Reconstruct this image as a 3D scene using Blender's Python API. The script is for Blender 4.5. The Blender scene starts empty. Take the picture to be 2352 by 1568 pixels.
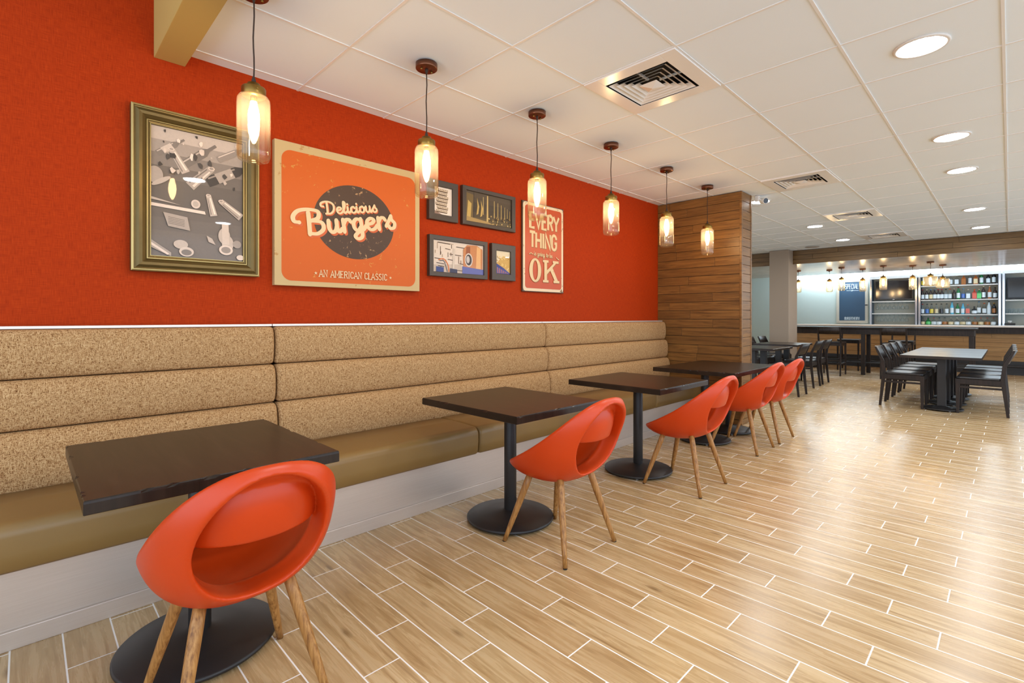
import bpy, math, random
import numpy as np
from mathutils import Vector, Matrix
random.seed(7)
S = bpy.context.scene
COL = S.collection
PI = math.pi

# ------------------------------------------------------------------ camera, world, exposure
TH = 0.79094
EYE = 1.22
cam_d = bpy.data.cameras.new('camera'); cam = bpy.data.objects.new('camera', cam_d); COL.objects.link(cam)
cam.location = (0, 0, EYE)
cam.rotation_euler = (PI/2, 0, TH - PI/2)
cam_d.sensor_width = 36.0
cam_d.lens = 1131/2352*36
cam_d.shift_y = -(784-728.8)/2352
cam_d.clip_start = .05
S.camera = cam
S.view_settings.view_transform = 'Standard'
S.view_settings.look = 'None'
S.view_settings.exposure = 0.9
S.view_settings.gamma = 1.0
S.view_settings.use_curve_mapping = False
w = bpy.data.worlds.new('World'); S.world = w; w.use_nodes = True
bg = w.node_tree.nodes['Background']
bg.inputs[0].default_value = (.79, .93, 1.1, 1)
bg.inputs[1].default_value = 1.38
CAN_L = 92.0
BULB_L = 66.0
COVE_L = 8.0
S.cycles.max_bounces = 6
S.cycles.use_adaptive_sampling = True
S.cycles.adaptive_threshold = .035
S.cycles.transparent_max_bounces = 16
S.cycles.caustics_reflective = False
S.cycles.caustics_refractive = False
S.cycles.sample_clamp_indirect = 4.0
S.cycles.use_denoising = True

CEIL = 2.649
WALL = 3.169

# ------------------------------------------------------------------ materials
def srgb(r, g, b):
    f = lambda c: (c/255/12.92) if c/255 <= .04045 else ((c/255+.055)/1.055)**2.4
    return (f(r), f(g), f(b), 1)
class NT:
    def __init__(s, name):
        s.m = bpy.data.materials.new(name); s.m.use_nodes = True
        s.t = s.m.node_tree; s.n = s.t.nodes; s.bsdf = s.n['Principled BSDF']; s.out = s.n['Material Output']
    def node(s, typ, **k):
        n = s.n.new(typ)
        for a, b in k.items(): setattr(n, a, b)
        return n
    def link(s, a, b): s.t.links.new(a, b)
    def val(s, x, sock):
        if isinstance(x, (int, float)): sock.default_value = x
        elif isinstance(x, (tuple, list)): sock.default_value = x
        else: s.link(x, sock)
    def math(s, op, a, b=0.0, c=None, clamp=False):
        n = s.node('ShaderNodeMath', operation=op); n.use_clamp = clamp
        s.val(a, n.inputs[0]); s.val(b, n.inputs[1])
        if c is not None: s.val(c, n.inputs[2])
        return n.outputs[0]
    def pos(s):
        g = s.node('ShaderNodeNewGeometry'); x = s.node('ShaderNodeSeparateXYZ'); s.link(g.outputs['Position'], x.inputs[0])
        return g.outputs['Position'], x.outputs[0], x.outputs[1], x.outputs[2]
    def obj(s):
        g = s.node('ShaderNodeTexCoord'); x = s.node('ShaderNodeSeparateXYZ'); s.link(g.outputs['Object'], x.inputs[0])
        return g.outputs['Object'], x.outputs[0], x.outputs[1], x.outputs[2]
    def vec(s, x, y, z):
        n = s.node('ShaderNodeCombineXYZ')
        for i, a in enumerate((x, y, z)): s.val(a, n.inputs[i])
        return n.outputs[0]
    def noise(s, v, scale=1, detail=3, rough=.5, dist=0):
        n = s.node('ShaderNodeTexNoise'); s.link(v, n.inputs['Vector'])
        n.inputs['Scale'].default_value = scale; n.inputs['Detail'].default_value = detail
        n.inputs['Roughness'].default_value = rough; n.inputs['Distortion'].default_value = dist
        return n.outputs['Fac']
    def white(s, v):
        n = s.node('ShaderNodeTexWhiteNoise', noise_dimensions='3D'); s.link(v, n.inputs['Vector']); return n.outputs['Value']
    def ramp(s, f, stops):
        n = s.node('ShaderNodeValToRGB'); s.link(f, n.inputs[0]); e = n.color_ramp.elements
        while len(e) < len(stops): e.new(.5)
        for i, (p, c) in enumerate(stops): e[i].position = p; e[i].color = c
        return n.outputs[0]
    def mix(s, f, a, b, mode='MIX'):
        n = s.node('ShaderNodeMix', data_type='RGBA', blend_type=mode)
        s.val(f, n.inputs[0]); s.val(a, n.inputs[6]); s.val(b, n.inputs[7]); return n.outputs[2]
    def bump(s, h, strength=.3, dist=.002):
        n = s.node('ShaderNodeBump'); n.inputs['Strength'].default_value = strength; n.inputs['Distance'].default_value = dist
        s.link(h, n.inputs['Height']); s.link(n.outputs[0], s.bsdf.inputs['Normal'])
    def set(s, **k):
        al = dict(color='Base Color', rough='Roughness', metal='Metallic', spec='Specular IOR Level', coat='Coat Weight', coatr='Coat Roughness', em='Emission Color', ems='Emission Strength', trans='Transmission Weight', ior='IOR', alpha='Alpha', aniso='Anisotropic')
        for a, b in k.items(): s.val(b, s.bsdf.inputs[al[a]])
        return s.m

def plain(name, col, rough=.5, metal=0, spec=.5, coat=0, var=.06, scale=8):
    t = NT(name); _, x, y, z = t.obj()
    v = t.node('ShaderNodeTexCoord').outputs['Object']
    n = t.noise(v, scale, 3)
    c = t.mix(t.math('MULTIPLY', n, var*2), col, tuple(max(0, q*.55) for q in col[:3])+(1,))
    return t.set(color=c, rough=rough, metal=metal, spec=spec, coat=coat, coatr=.1)
def emit(name, col, st):
    t = NT(name); return t.set(color=(0, 0, 0, 1), em=col, ems=st, rough=.5)

M = {}
# floor: wood look porcelain planks, thirds running bond
def floor_mat():
    t = NT('wood_look_tile'); p, x, y, z = t.pos()
    W, L = .1425, .5917
    u = t.math('DIVIDE', t.math('SUBTRACT', x, 1.5275), W); row = t.math('FLOOR', u)
    m3 = t.math('FLOORED_MODULO', row, 3.0)
    v = t.math('DIVIDE', t.math('SUBTRACT', t.math('SUBTRACT', y, .78), t.math('MULTIPLY', m3, .168)), L); col = t.math('FLOOR', v)
    fu = t.math('MULTIPLY', t.math('SUBTRACT', u, row), W); fv = t.math('MULTIPLY', t.math('SUBTRACT', v, col), L)
    eu = t.math('MINIMUM', fu, t.math('SUBTRACT', W, fu)); ev = t.math('MINIMUM', fv, t.math('SUBTRACT', L, fv))
    e = t.math('MINIMUM', eu, ev)
    g = t.math('LESS_THAN', e, .0026)
    rnd = t.white(t.vec(row, col, 1.0)); rnd2 = t.white(t.vec(row, col, 7.0))
    off = t.math('MULTIPLY', rnd, 37.0)
    gv = t.vec(t.math('MULTIPLY_ADD', x, 42.0, off), t.math('MULTIPLY_ADD', y, 2.6, off), off)
    n1 = t.noise(gv, 1.0, 6, .62, .9)
    fine = t.noise(t.vec(t.math('MULTIPLY_ADD', x, 260.0, off), t.math('MULTIPLY', y, 9.0), off), 1.0, 3, .6)
    cloud = t.noise(t.vec(t.math('MULTIPLY_ADD', x, 9.0, off), t.math('MULTIPLY_ADD', y, 2.5, off), off), 1.0, 3)
    c = t.ramp(n1, [(.27, srgb(126, 94, 56)), (.42, srgb(178, 144, 97)), (.55, srgb(206, 176, 130)), (.75, srgb(224, 198, 156))])
    c = t.mix(t.math('MULTIPLY', fine, .38), c, srgb(156, 124, 84))
    c = t.mix(t.math('MULTIPLY', t.math('SUBTRACT', cloud, .35, clamp=True), .9, clamp=True), c, srgb(208, 180, 138))
    vo = t.node('ShaderNodeTexVoronoi'); vo.inputs['Scale'].default_value = 1.0
    t.link(t.vec(t.math('MULTIPLY_ADD', x, 6.5, off), t.math('MULTIPLY_ADD', y, 2.2, off), off), vo.inputs['Vector'])
    kn = t.ramp(vo.outputs['Distance'], [(.03, (1, 1, 1, 1)), (.11, (0, 0, 0, 1))])
    c = t.mix(t.math('MULTIPLY', kn, .75), c, srgb(112, 84, 52))
    dark = t.math('MULTIPLY', rnd2, .42)
    c = t.mix(dark, c, srgb(168, 132, 88), 'MIX')
    c = t.mix(g, c, srgb(246, 240, 232))
    t.bump(t.math('ADD', t.math('MULTIPLY', t.math('MINIMUM', e, .004), 250.0), t.math('MULTIPLY', n1, .25)), .25, .0015)
    r = t.math('ADD', t.math('MULTIPLY_ADD', n1, .14, .2), t.math('MULTIPLY', g, .3))
    return t.set(color=c, rough=r, spec=.42)
M['floor'] = floor_mat()

def orange_mat():
    t = NT('orange_textile_wallcovering'); p, x, y, z = t.pos()
    a = t.noise(t.vec(t.math('MULTIPLY', x, 420.0), 0.0, t.math('MULTIPLY', z, 22.0)), 1, 3)
    b = t.noise(t.vec(t.math('MULTIPLY', x, 22.0), 3.0, t.math('MULTIPLY', z, 480.0)), 1, 3)
    s = t.math('MULTIPLY', t.math('ADD', a, b), .5)
    c = t.ramp(s, [(.32, srgb(140, 38, 3)), (.5, srgb(166, 50, 6)), (.68, srgb(186, 64, 12))])
    t.bump(s, .35, .001)
    return t.set(color=c, rough=.7, spec=.12)
M['orange'] = orange_mat()

def weave():
    t = NT('tan_weave_upholstery'); p, x, y, z = t.pos()
    a = t.noise(t.vec(t.math('MULTIPLY', x, 520.0), t.math('MULTIPLY', y, 90.0), t.math('MULTIPLY', z, 62.0)), 1, 2, .6)
    b = t.noise(t.vec(t.math('MULTIPLY', x, 75.0), t.math('MULTIPLY', y, 300.0), t.math('MULTIPLY', z, 520.0)), 1, 2, .6)
    k = t.noise(p, 300, 2)
    s = t.math('MAXIMUM', a, b); s = t.math('MULTIPLY_ADD', k, .35, t.math('MULTIPLY', s, .75))
    c = t.ramp(s, [(.45, srgb(90, 54, 26)), (.53, srgb(146, 104, 64)), (.60, srgb(186, 148, 102)), (.72, srgb(208, 176, 132))])
    t.bump(s, .55, .002)
    return t.set(color=c, rough=.9, spec=.15)
M['weave'] = weave()
def vinyl():
    t = NT('olive_tan_vinyl'); p, x, y, z = t.pos()
    n = t.noise(p, 500, 2); m = t.noise(p, 3, 2)
    c = t.mix(m, srgb(144, 112, 62), srgb(130, 102, 60))
    t.bump(n, .12, .0006)
    return t.set(color=c, rough=.38, spec=.5)
M['vinyl'] = vinyl()
def steel():
    t = NT('brushed_steel_laminate'); p, x, y, z = t.pos()
    n = t.noise(t.vec(t.math('MULTIPLY', x, 6.0), y, t.math('MULTIPLY', z, 900.0)), 1, 2)
    c = t.mix(n, srgb(192, 176, 162), srgb(216, 202, 190))
    return t.set(color=c, rough=t.math('MULTIPLY_ADD', n, .1, .32), metal=.6, spec=.5)
M['steel'] = steel()
def tabletop():
    t = NT('espresso_stained_wood'); p, x, y, z = t.obj()
    n = t.noise(t.vec(t.math('MULTIPLY', x, 26.0), t.math('MULTIPLY', y, 2.5), z), 1, 5, .6, 1.2)
    c = t.ramp(n, [(.3, srgb(24, 17, 13)), (.55, srgb(42, 31, 24)), (.8, srgb(60, 46, 36))])
    b = t.noise(p, 3, 2)
    c = t.mix(t.math('MULTIPLY', b, .4), c, srgb(50, 39, 30))
    t.bump(n, .06, .0006)
    return t.set(color=c, rough=.28, spec=.26)
M['tabletop'] = tabletop()
def planks(name, a, b, d, rough=.5, axis='x', spec=.4, sc=1.0):
    t = NT(name); p, x, y, z = t.pos()
    g = t.node('ShaderNodeNewGeometry'); r = g.outputs['Random Per Island']
    off = t.math('MULTIPLY', r, 91.0)
    if axis == 'z': l1, l2, l3 = x, y, z        # boards run along y, stacked in z
    else: l1, l2, l3 = x, y, z
    n = t.noise(t.vec(t.math('MULTIPLY_ADD', l1, 3.0*sc, off), t.math('MULTIPLY_ADD', l2, 3.0*sc, off), t.math('MULTIPLY_ADD', l3, 46.0*sc, off)), 1, 5, .6, .6)
    cl = t.noise(t.vec(t.math('MULTIPLY_ADD', l1, 3.0, off), t.math('MULTIPLY_ADD', l2, 3.0, off), t.math('MULTIPLY_ADD', l3, 9.0, off)), 1, 3)
    c = t.ramp(n, [(.3, a), (.5, b), (.75, d)])
    c = t.mix(t.math('MULTIPLY', r, .4), c, a)
    c = t.mix(t.math('MULTIPLY', cl, .35), c, b)
    t.bump(n, .12, .001)
    return t.set(color=c, rough=rough, spec=spec)
M['walnut'] = planks('brown_stained_plank', srgb(84, 55, 24), srgb(128, 88, 42), srgb(158, 113, 58), .42)
M['soffit'] = planks('dark_stained_plank', srgb(82, 60, 32), srgb(116, 86, 48), srgb(142, 108, 64), .5)
M['barwood'] = planks('honey_stained_plank', srgb(128, 94, 54), srgb(156, 120, 74), srgb(178, 142, 94), .5)
M['paleplank'] = planks('pale_gloss_plank', srgb(176, 166, 158), srgb(196, 188, 182), srgb(210, 202, 196), .22)
def plastic():
    t = NT('orange_moulded_plastic'); v = t.obj()[0]
    n = t.noise(v, 700, 2); t.bump(n, .05, .0004)
    c = t.mix(t.noise(v, 2, 1), srgb(192, 56, 8), srgb(200, 64, 12))
    return t.set(color=c, rough=.38, spec=.4)
M['plastic'] = plastic()
def legwood():
    t = NT('oiled_oak_leg'); p, x, y, z = t.obj()
    n = t.noise(t.vec(t.math('MULTIPLY', x, 130.0), t.math('MULTIPLY', y, 130.0), t.math('MULTIPLY', z, 7.0)), 1, 4, .6)
    c = t.ramp(n, [(.3, srgb(112, 70, 30)), (.52, srgb(160, 112, 58)), (.75, srgb(188, 142, 84))])
    return t.set(color=c, rough=.42, spec=.4)
M['legwood'] = legwood()
def blackmetal():
    t = NT('black_powder_coat'); v = t.obj()[0]
    n = t.noise(v, 420, 2); t.bump(n, .25, .0008)
    return t.set(color=srgb(34, 31, 30), rough=.45, spec=.45)
M['black'] = blackmetal()
def darkwood():
    t = NT('dark_walnut_chair_wood'); p, x, y, z = t.obj()
    n = t.noise(t.vec(t.math('MULTIPLY', x, 40.0), t.math('MULTIPLY', y, 40.0), t.math('MULTIPLY', z, 6.0)), 1, 4)
    c = t.ramp(n, [(.3, srgb(26, 19, 16)), (.7, srgb(48, 36, 29))])
    return t.set(color=c, rough=.45, spec=.3)
M['darkwood'] = darkwood()
M['blackvinyl'] = plain('black_vinyl', srgb(36, 36, 40), .28, spec=.6)
def ceil():
    t = NT('white_ceiling_tile'); p, x, y, z = t.pos()
    n = t.noise(p, 260, 2); c = t.mix(t.noise(p, 2.5, 2), srgb(230, 240, 249), srgb(234, 243, 252)); t.bump(n, .12, .0008)
    return t.set(color=c, rough=.85, spec=.15)
M['ceil'] = ceil()
M['grid'] = plain('white_grid_metal', srgb(232, 230, 228), .5, var=.02)
M['white'] = plain('white_enamel', srgb(222, 217, 212), .38, var=.02)
M['whitegloss'] = plain('white_gloss_metal', srgb(236, 234, 232), .22, var=.02)
M['trim'] = plain('satin_aluminium_trim', srgb(226, 214, 204), .35, metal=.5, var=.03)
M['dark'] = plain('duct_black', srgb(26, 22, 20), .8, var=.1)
M['gold'] = plain('khaki_gold_paint', srgb(196, 168, 96), .55, var=.05, scale=3)
M['brass'] = plain('antique_brass', srgb(150, 118, 58), .32, metal=.85, var=.1, scale=30)
M['copper'] = plain('oiled_copper_canopy', srgb(122, 78, 56), .34, metal=.8, var=.1, scale=30)
M['cord'] = plain('brown_cloth_cord', srgb(60, 44, 34), .8)
M['taupe'] = plain('taupe_wallcovering', srgb(150, 132, 114), .8, var=.05, scale=60)
M['mist'] = plain('pale_grey_green_paint', srgb(196, 206, 198), .7, var=.02)
M['bronze'] = plain('aged_bronze_moulding', srgb(112, 92, 50), .4, metal=.6, var=.35, scale=14)
M['bronzelight'] = plain('bright_bronze_bead', srgb(182, 158, 100), .32, metal=.6, var=.1)
M['frame'] = plain('dark_brown_frame', srgb(66, 54, 44), .45, var=.08)
M['frameedge'] = plain('frame_inner_edge', srgb(40, 30, 24), .5)
M['chrome'] = plain('chrome', srgb(210, 212, 216), .15, metal=1, var=.02)
M['slate'] = plain('blue_grey_post', srgb(70, 86, 104), .4, var=.05)
M['shelf'] = plain('pale_shelf', srgb(212, 206, 198), .3, var=.03)
M['cooler'] = plain('backbar_panel', srgb(178, 182, 172), .5, var=.03)
M['counter'] = plain('white_quartz', srgb(224, 220, 214), .2, var=.05, scale=40)
M['greycounter'] = plain('grey_quartz', srgb(150, 142, 134), .18, var=.08, scale=60)
M['blackpaint'] = plain('black_kick_base', srgb(30, 28, 28), .45)
M['screen'] = plain('dark_tv_glass', srgb(12, 10, 10), .1, spec=.6, var=.01)
M['bezel'] = plain('tv_bezel', srgb(34, 36, 40), .35)
M['chalk'] = plain('chalkboard', srgb(52, 80, 104), .5, var=.12, scale=3)
M['chalkline'] = plain('white_chalk', srgb(226, 236, 240), .9)
M['paleoak'] = plain('whitewashed_wood', srgb(208, 196, 176), .55, var=.12, scale=20)
M['grille'] = plain('grey_speaker_grille', srgb(176, 170, 166), .7)
M['rubber'] = plain('black_rubber', srgb(24, 22, 22), .7)
M['nickel'] = plain('brushed_nickel', srgb(176, 172, 166), .3, metal=.9)
M['cam'] = plain('white_plastic', srgb(226, 222, 218), .4, var=.01)
M['lens'] = plain('dark_lens', srgb(24, 22, 26), .08)
M['can'] = emit('downlight_diffuser', (.92, .97, 1.0, 1), CAN_L)
M['bulb'] = emit('warm_filament_bulb', (1.0, .70, .38, 1), BULB_L)
M['cove'] = emit('cool_led_strip', (.72, .88, 1.0, 1), COVE_L)

def glassmat(name, tint, gloss=(1, 1, 1, 1), rough=.03, edge=None, haze=0, hazecol=(1, 1, 1, 1)):
    t = NT(name); t.n.remove(t.bsdf)
    tr = t.node('ShaderNodeBsdfTransparent'); gl = t.node('ShaderNodeBsdfGlossy'); gl.inputs['Roughness'].default_value = rough
    gl.inputs['Color'].default_value = gloss
    lw = t.node('ShaderNodeLayerWeight'); lw.inputs['Blend'].default_value = .35
    if edge is not None:
        c = t.mix(lw.outputs['Facing'], tint, edge); t.link(c, tr.inputs['Color'])
    else: tr.inputs['Color'].default_value = tint
    f = t.math('MULTIPLY_ADD', t.math('POWER', lw.outputs['Facing'], 3.0), .4, .035)
    mx = t.node('ShaderNodeMixShader'); t.link(f, mx.inputs[0]); t.link(tr.outputs[0], mx.inputs[1]); t.link(gl.outputs[0], mx.inputs[2])
    o = mx.outputs[0]
    if haze:
        ts = t.node('ShaderNodeBsdfTranslucent'); ts.inputs['Color'].default_value = hazecol
        m2 = t.node('ShaderNodeMixShader'); m2.inputs[0].default_value = haze; t.link(o, m2.inputs[1]); t.link(ts.outputs[0], m2.inputs[2]); o = m2.outputs[0]
    t.link(o, t.out.inputs['Surface']); return t.m
M['amber'] = glassmat('amber_pendant_glass', (.985, .955, .89, 1), edge=(.80, .70, .52, 1), haze=.024, hazecol=(1, .95, .86, 1))
M['clear'] = glassmat('clear_glass', (.95, .97, .98, 1), edge=(.66, .76, .82, 1), haze=.10, hazecol=(.9, .97, 1, 1))
def printmat():
    t = NT('printed_picture'); a = t.node('ShaderNodeVertexColor', layer_name='Col')
    p = t.pos()[0]; n = t.noise(p, 90, 3)
    c = t.mix(t.math('MULTIPLY', n, .18), a.outputs['Color'], (.1, .07, .05, 1))
    return t.set(color=c, rough=.5, spec=.3, coat=.32, coatr=.02)
M['print'] = printmat()
def mattprint():
    t = NT('matt_print'); a = t.node('ShaderNodeVertexColor', layer_name='Col')
    return t.set(color=a.outputs['Color'], rough=.55, spec=.35)
M['matt'] = mattprint()
def worn(name, base, speck, lo=.60, hi=.63, scale=9, amount=1.0, gx=1.0):
    t = NT(name); p, x, y, z = t.pos()
    a = t.noise(t.vec(t.math('MULTIPLY', x, gx), y, z), scale, 5, .72, .5); b = t.noise(p, 2.2, 2)
    f = t.math('ADD', a, t.math('MULTIPLY', t.math('SUBTRACT', b, .5), .35))
    m = t.ramp(f, [(lo, (0, 0, 0, 1)), (hi, (1, 1, 1, 1))])
    c = t.mix(t.math('MULTIPLY', m, amount), base, speck)
    return t.set(color=c, rough=.5, spec=.3)
M['panelorange'] = worn('worn_orange_print', srgb(200, 92, 22), srgb(200, 140, 66), .66, .68, 26)
M['panelcream'] = worn('worn_cream_print', srgb(196, 168, 118), srgb(180, 140, 84), .66, .68, 14)
M['panelbrown'] = worn('worn_brown_print', srgb(78, 58, 44), srgb(176, 138, 96), .645, .66, 26)
M['panelshadow'] = plain('printed_orange_shadow', srgb(206, 92, 34), .5)
M['letter'] = worn('cream_lettering', srgb(222, 196, 152), srgb(204, 168, 120), .66, .68, 26)
M['tinorange'] = plain('orange_tin_paint', srgb(192, 72, 14), .4, var=.05)
M['tincream'] = worn('chipped_cream_tin', srgb(228, 206, 172), srgb(120, 84, 50), .63, .66, 30)
M['tinedge'] = plain('rusty_tin_edge', srgb(92, 66, 46), .5, var=.3, scale=30)
M['tinshadow'] = plain('tin_letter_shadow', srgb(150, 92, 44), .5)

# ------------------------------------------------------------------ mesh helpers
class MB:
    def __init__(s): s.v = []; s.f = []; s.mi = []; s.sm = []
    def add(s, vs, fs, mi=0, smooth=False):
        o = len(s.v); s.v += [tuple(v) for v in vs]; s.f += [tuple(i+o for i in f) for f in fs]; s.mi += [mi]*len(fs); s.sm += [smooth]*len(fs); return s
    def box(s, x0, y0, z0, x1, y1, z1, mi=0):
        v = [(x0,y0,z0),(x1,y0,z0),(x1,y1,z0),(x0,y1,z0),(x0,y0,z1),(x1,y0,z1),(x1,y1,z1),(x0,y1,z1)]
        return s.add(v, [(0,3,2,1),(4,5,6,7),(0,1,5,4),(1,2,6,5),(2,3,7,6),(3,0,4,7)], mi)
    def hexa(s, b, t, mi=0):
        return s.add(list(b)+list(t), [(0,3,2,1),(4,5,6,7),(0,1,5,4),(1,2,6,5),(2,3,7,6),(3,0,4,7)], mi)
    def prism(s, pts, axis, a, b, mi=0, smooth=False):
        # pts 2D; axis 0: (y,z) along x ; 1: (x,z) along y ; 2: (x,y) along z
        def P(p, q): return ((q, p[0], p[1]), (p[0], q, p[1]), (p[0], p[1], q))[axis]
        n = len(pts); v = [P(p, a) for p in pts]+[P(p, b) for p in pts]
        s.add(v, [tuple((i, (i+1) % n, n+(i+1) % n, n+i)) for i in range(n)], mi, smooth)
        o = len(s.v)-2*n
        s.f += [tuple(o+i for i in range(n-1, -1, -1)), tuple(o+n+i for i in range(n))]; s.mi += [mi]*2; s.sm += [False]*2
        return s
    def lathe(s, prof, n=32, c=(0, 0, 0), mi=0, smooth=True, cap=True):
        vs = []; m = len(prof)
        for r, z in prof:
            for k in range(n): a = 2*PI*k/n; vs.append((c[0]+r*math.cos(a), c[1]+r*math.sin(a), c[2]+z))
        fs = [(i*n+k, i*n+(k+1) % n, (i+1)*n+(k+1) % n, (i+1)*n+k) for i in range(m-1) for k in range(n)]
        s.add(vs, fs, mi, smooth)
        if cap:
            o = len(s.v)-m*n
            if prof[0][0] > 1e-5: s.f.append(tuple(o+k for k in range(n-1, -1, -1))); s.mi.append(mi); s.sm.append(False)
            if prof[-1][0] > 1e-5: s.f.append(tuple(o+(m-1)*n+k for k in range(n))); s.mi.append(mi); s.sm.append(False)
        return s
    def tube(s, pts, rad, n=10, mi=0, flat=1.0):
        pts = [Vector(p) for p in pts]; m = len(pts)
        if not isinstance(rad, (list, tuple)): rad = [rad]*m
        vs = []; prev = None
        for i, p in enumerate(pts):
            d = (pts[min(i+1, m-1)]-pts[max(i-1, 0)]).normalized()
            if prev is None:
                u = d.cross(Vector((0, 0, 1)));
                if u.length < .05: u = d.cross(Vector((0, 1, 0)))
            else: u = prev-d*prev.dot(d)
            u.normalize(); prev = u; q = d.cross(u)
            for k in range(n): a = 2*PI*k/n; vs.append(p+u*math.cos(a)*rad[i]+q*math.sin(a)*rad[i]*flat)
        fs = [(i*n+k, i*n+(k+1) % n, (i+1)*n+(k+1) % n, (i+1)*n+k) for i in range(m-1) for k in range(n)]
        s.add(vs, fs, mi, True)
        o = len(s.v)-m*n
        s.f += [tuple(o+k for k in range(n-1, -1, -1)), tuple(o+(m-1)*n+k for k in range(n))]; s.mi += [mi]*2; s.sm += [False]*2
        return s
    def build(s, name, mats, parent=None, bevel=0, seg=2, loc=None, colors=None):
        me = bpy.data.meshes.new(name); me.from_pydata(s.v, [], s.f)
        if not isinstance(mats, (list, tuple)): mats = [mats]
        for m in mats: me.materials.append(M[m] if isinstance(m, str) else m)
        me.polygons.foreach_set('material_index', s.mi); me.polygons.foreach_set('use_smooth', s.sm)
        if colors is not None:
            ca = me.color_attributes.new('Col', 'FLOAT_COLOR', 'CORNER'); k = 0; buf = []
            for p in me.polygons: buf += list(colors[p.index])*p.loop_total
            ca.data.foreach_set('color', buf)
        me.update()
        o = bpy.data.objects.new(name, me); COL.objects.link(o)
        if parent is not None: o.parent = parent
        if loc: o.location = loc
        if bevel:
            b = o.modifiers.new('bevel', 'BEVEL'); b.width = bevel; b.segments = seg; b.limit_method = 'ANGLE'; b.angle_limit = .6; b.harden_normals = False
        return o
def tag(o, label, cat, group=None):
    o['label'] = label; o['category'] = cat
    if group: o['group'] = group
    return o
def thing(name, label, cat, loc=(0, 0, 0), rz=0, group=None):
    o = bpy.data.objects.new(name, None); COL.objects.link(o); o.empty_display_size = .1
    o.location = loc; o.rotation_euler = (0, 0, rz); return tag(o, label, cat, group)
def struct(name, mb, m, bevel=0):
    o = mb.build(name, m, None, bevel); o['kind'] = 'structure'; return o
def dup(o, loc, rz=None, label=None, group=None):
    r = o.copy(); COL.objects.link(r); r.location = loc
    if rz is not None: r.rotation_euler = (0, 0, rz)
    if label: r['label'] = label
    if group: r['group'] = group
    for ch in list(o.children):
        c = ch.copy(); COL.objects.link(c); c.parent = r
        for g in list(ch.children):
            d = g.copy(); COL.objects.link(d); d.parent = c
    return r
def plank_fill(mb, axis, a0, a1, z0, z1, d0, d1, pitch, lens=(.9, 1.7), gap=.0045, seed=1, start=None):
    """boards stacked in z; axis 'y': boards run along y between a0,a1 and are d0..d1 thick in x; axis 'x': the other way round"""
    rnd = random.Random(seed); z = z1
    while z > z0+.004:
        zb = max(z0, z-pitch); a = a0-(rnd.random()*lens[0])
        while a < a1:
            b = a+rnd.uniform(*lens); s0, s1 = max(a, a0), min(b, a1)
            if s1-s0 > .01:
                if axis == 'y': mb.box(d0, s0+gap*.3, zb+gap/2, d1, s1-gap*.3, z-gap/2)
                else: mb.box(s0+gap*.3, d0, zb+gap/2, s1-gap*.3, d1, z-gap/2)
            a = b
        z = zb

# ------------------------------------------------------------------ the setting
XF = 16.9
YB = -4.2
struct('floor', MB().box(-2.6, YB, -.1, XF+.1, 7.2, 0), 'floor')
struct('wall_left', MB().box(-3.2, WALL, 0, 6.06, WALL+.15, 3.4), 'orange')
struct('wall_far', MB().box(XF, YB, 0, XF+.15, 7.2, 2.75), 'mist')
struct('wall_side', MB().box(6.06, 7.1, 0, XF, 7.2, 2.75), 'mist')
# main tile ceiling with its T-bar grid
GX0, GY0, T = .6156, 3.071, .6096
YB = -4.2
mb = MB().box(.62, YB, CEIL+.006, 11.9, GY0-3*T, CEIL+.2).box(.62, GY0-2*T, CEIL+.006, 11.9, 7.2, CEIL+.2); xa = .62
for k in (3, 8, 12, 16): mb.box(xa, GY0-3*T, CEIL+.006, GX0+k*T, GY0-2*T, CEIL+.2); xa = GX0+(k+1)*T
mb.box(xa, GY0-3*T, CEIL+.006, 11.9, GY0-2*T, CEIL+.2)
struct('ceiling', mb, 'ceil')
g = MB()
nx = [GX0+i*T for i in range(1, 19) if GX0+i*T < 11.7]
ny = [GY0-j*T for j in range(-6, 12)]
for x in nx: g.box(x-.0065, YB+.02, CEIL+.002, x+.0065, WALL if x < 5.7 else 7.1, CEIL+.01)
for y in ny: g.box(.62 if y < WALL else 6.06, y-.0065, CEIL+.0016, 11.7, y+.0065, CEIL+.01)
struct('trim_ceiling_grid', g, 'grid')
struct('ceiling_raised', MB().box(-3.2, YB, 3.3, .48, WALL, 3.42), 'ceil')
struct('trim_bulkhead', MB().box(.482, YB, 2.588, .622, WALL, 3.35), 'gold', .003)
# wood clad partition
mb = MB(); PX, PY = 5.756, 2.133
plank_fill(mb, 'y', PY+.012, WALL, .0, CEIL, PX, PX+.02, .1035, (.7, 1.5), seed=5)
plank_fill(mb, 'x', PX+.03, PX+.275, .0, CEIL, PY, PY+.02, .1035, (3, 4), seed=6)
plank_fill(mb, 'y', PY+.012, WALL, .0, CEIL, PX+.285, PX+.305, .1035, (.7, 1.5), seed=8)
struct('wall_partition', mb, 'walnut', .0015)
struct('wall_partition_core', MB().box(PX+.012, PY+.012, 0, PX+.293, WALL+.15, CEIL), 'blackpaint')
mb = MB(); mb.box(PX-.004, PY-.004, 0, PX+.028, PY+.02, CEIL); mb.box(PX+.275, PY-.004, 0, PX+.307, PY+.02, CEIL)
struct('trim_partition_corner', mb, 'walnut', .002)
# column in front of the bar
struct('wall_column', MB().box(11.455, 3.285, 0, 12.05, 3.66, CEIL), 'taupe', .003)
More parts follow.
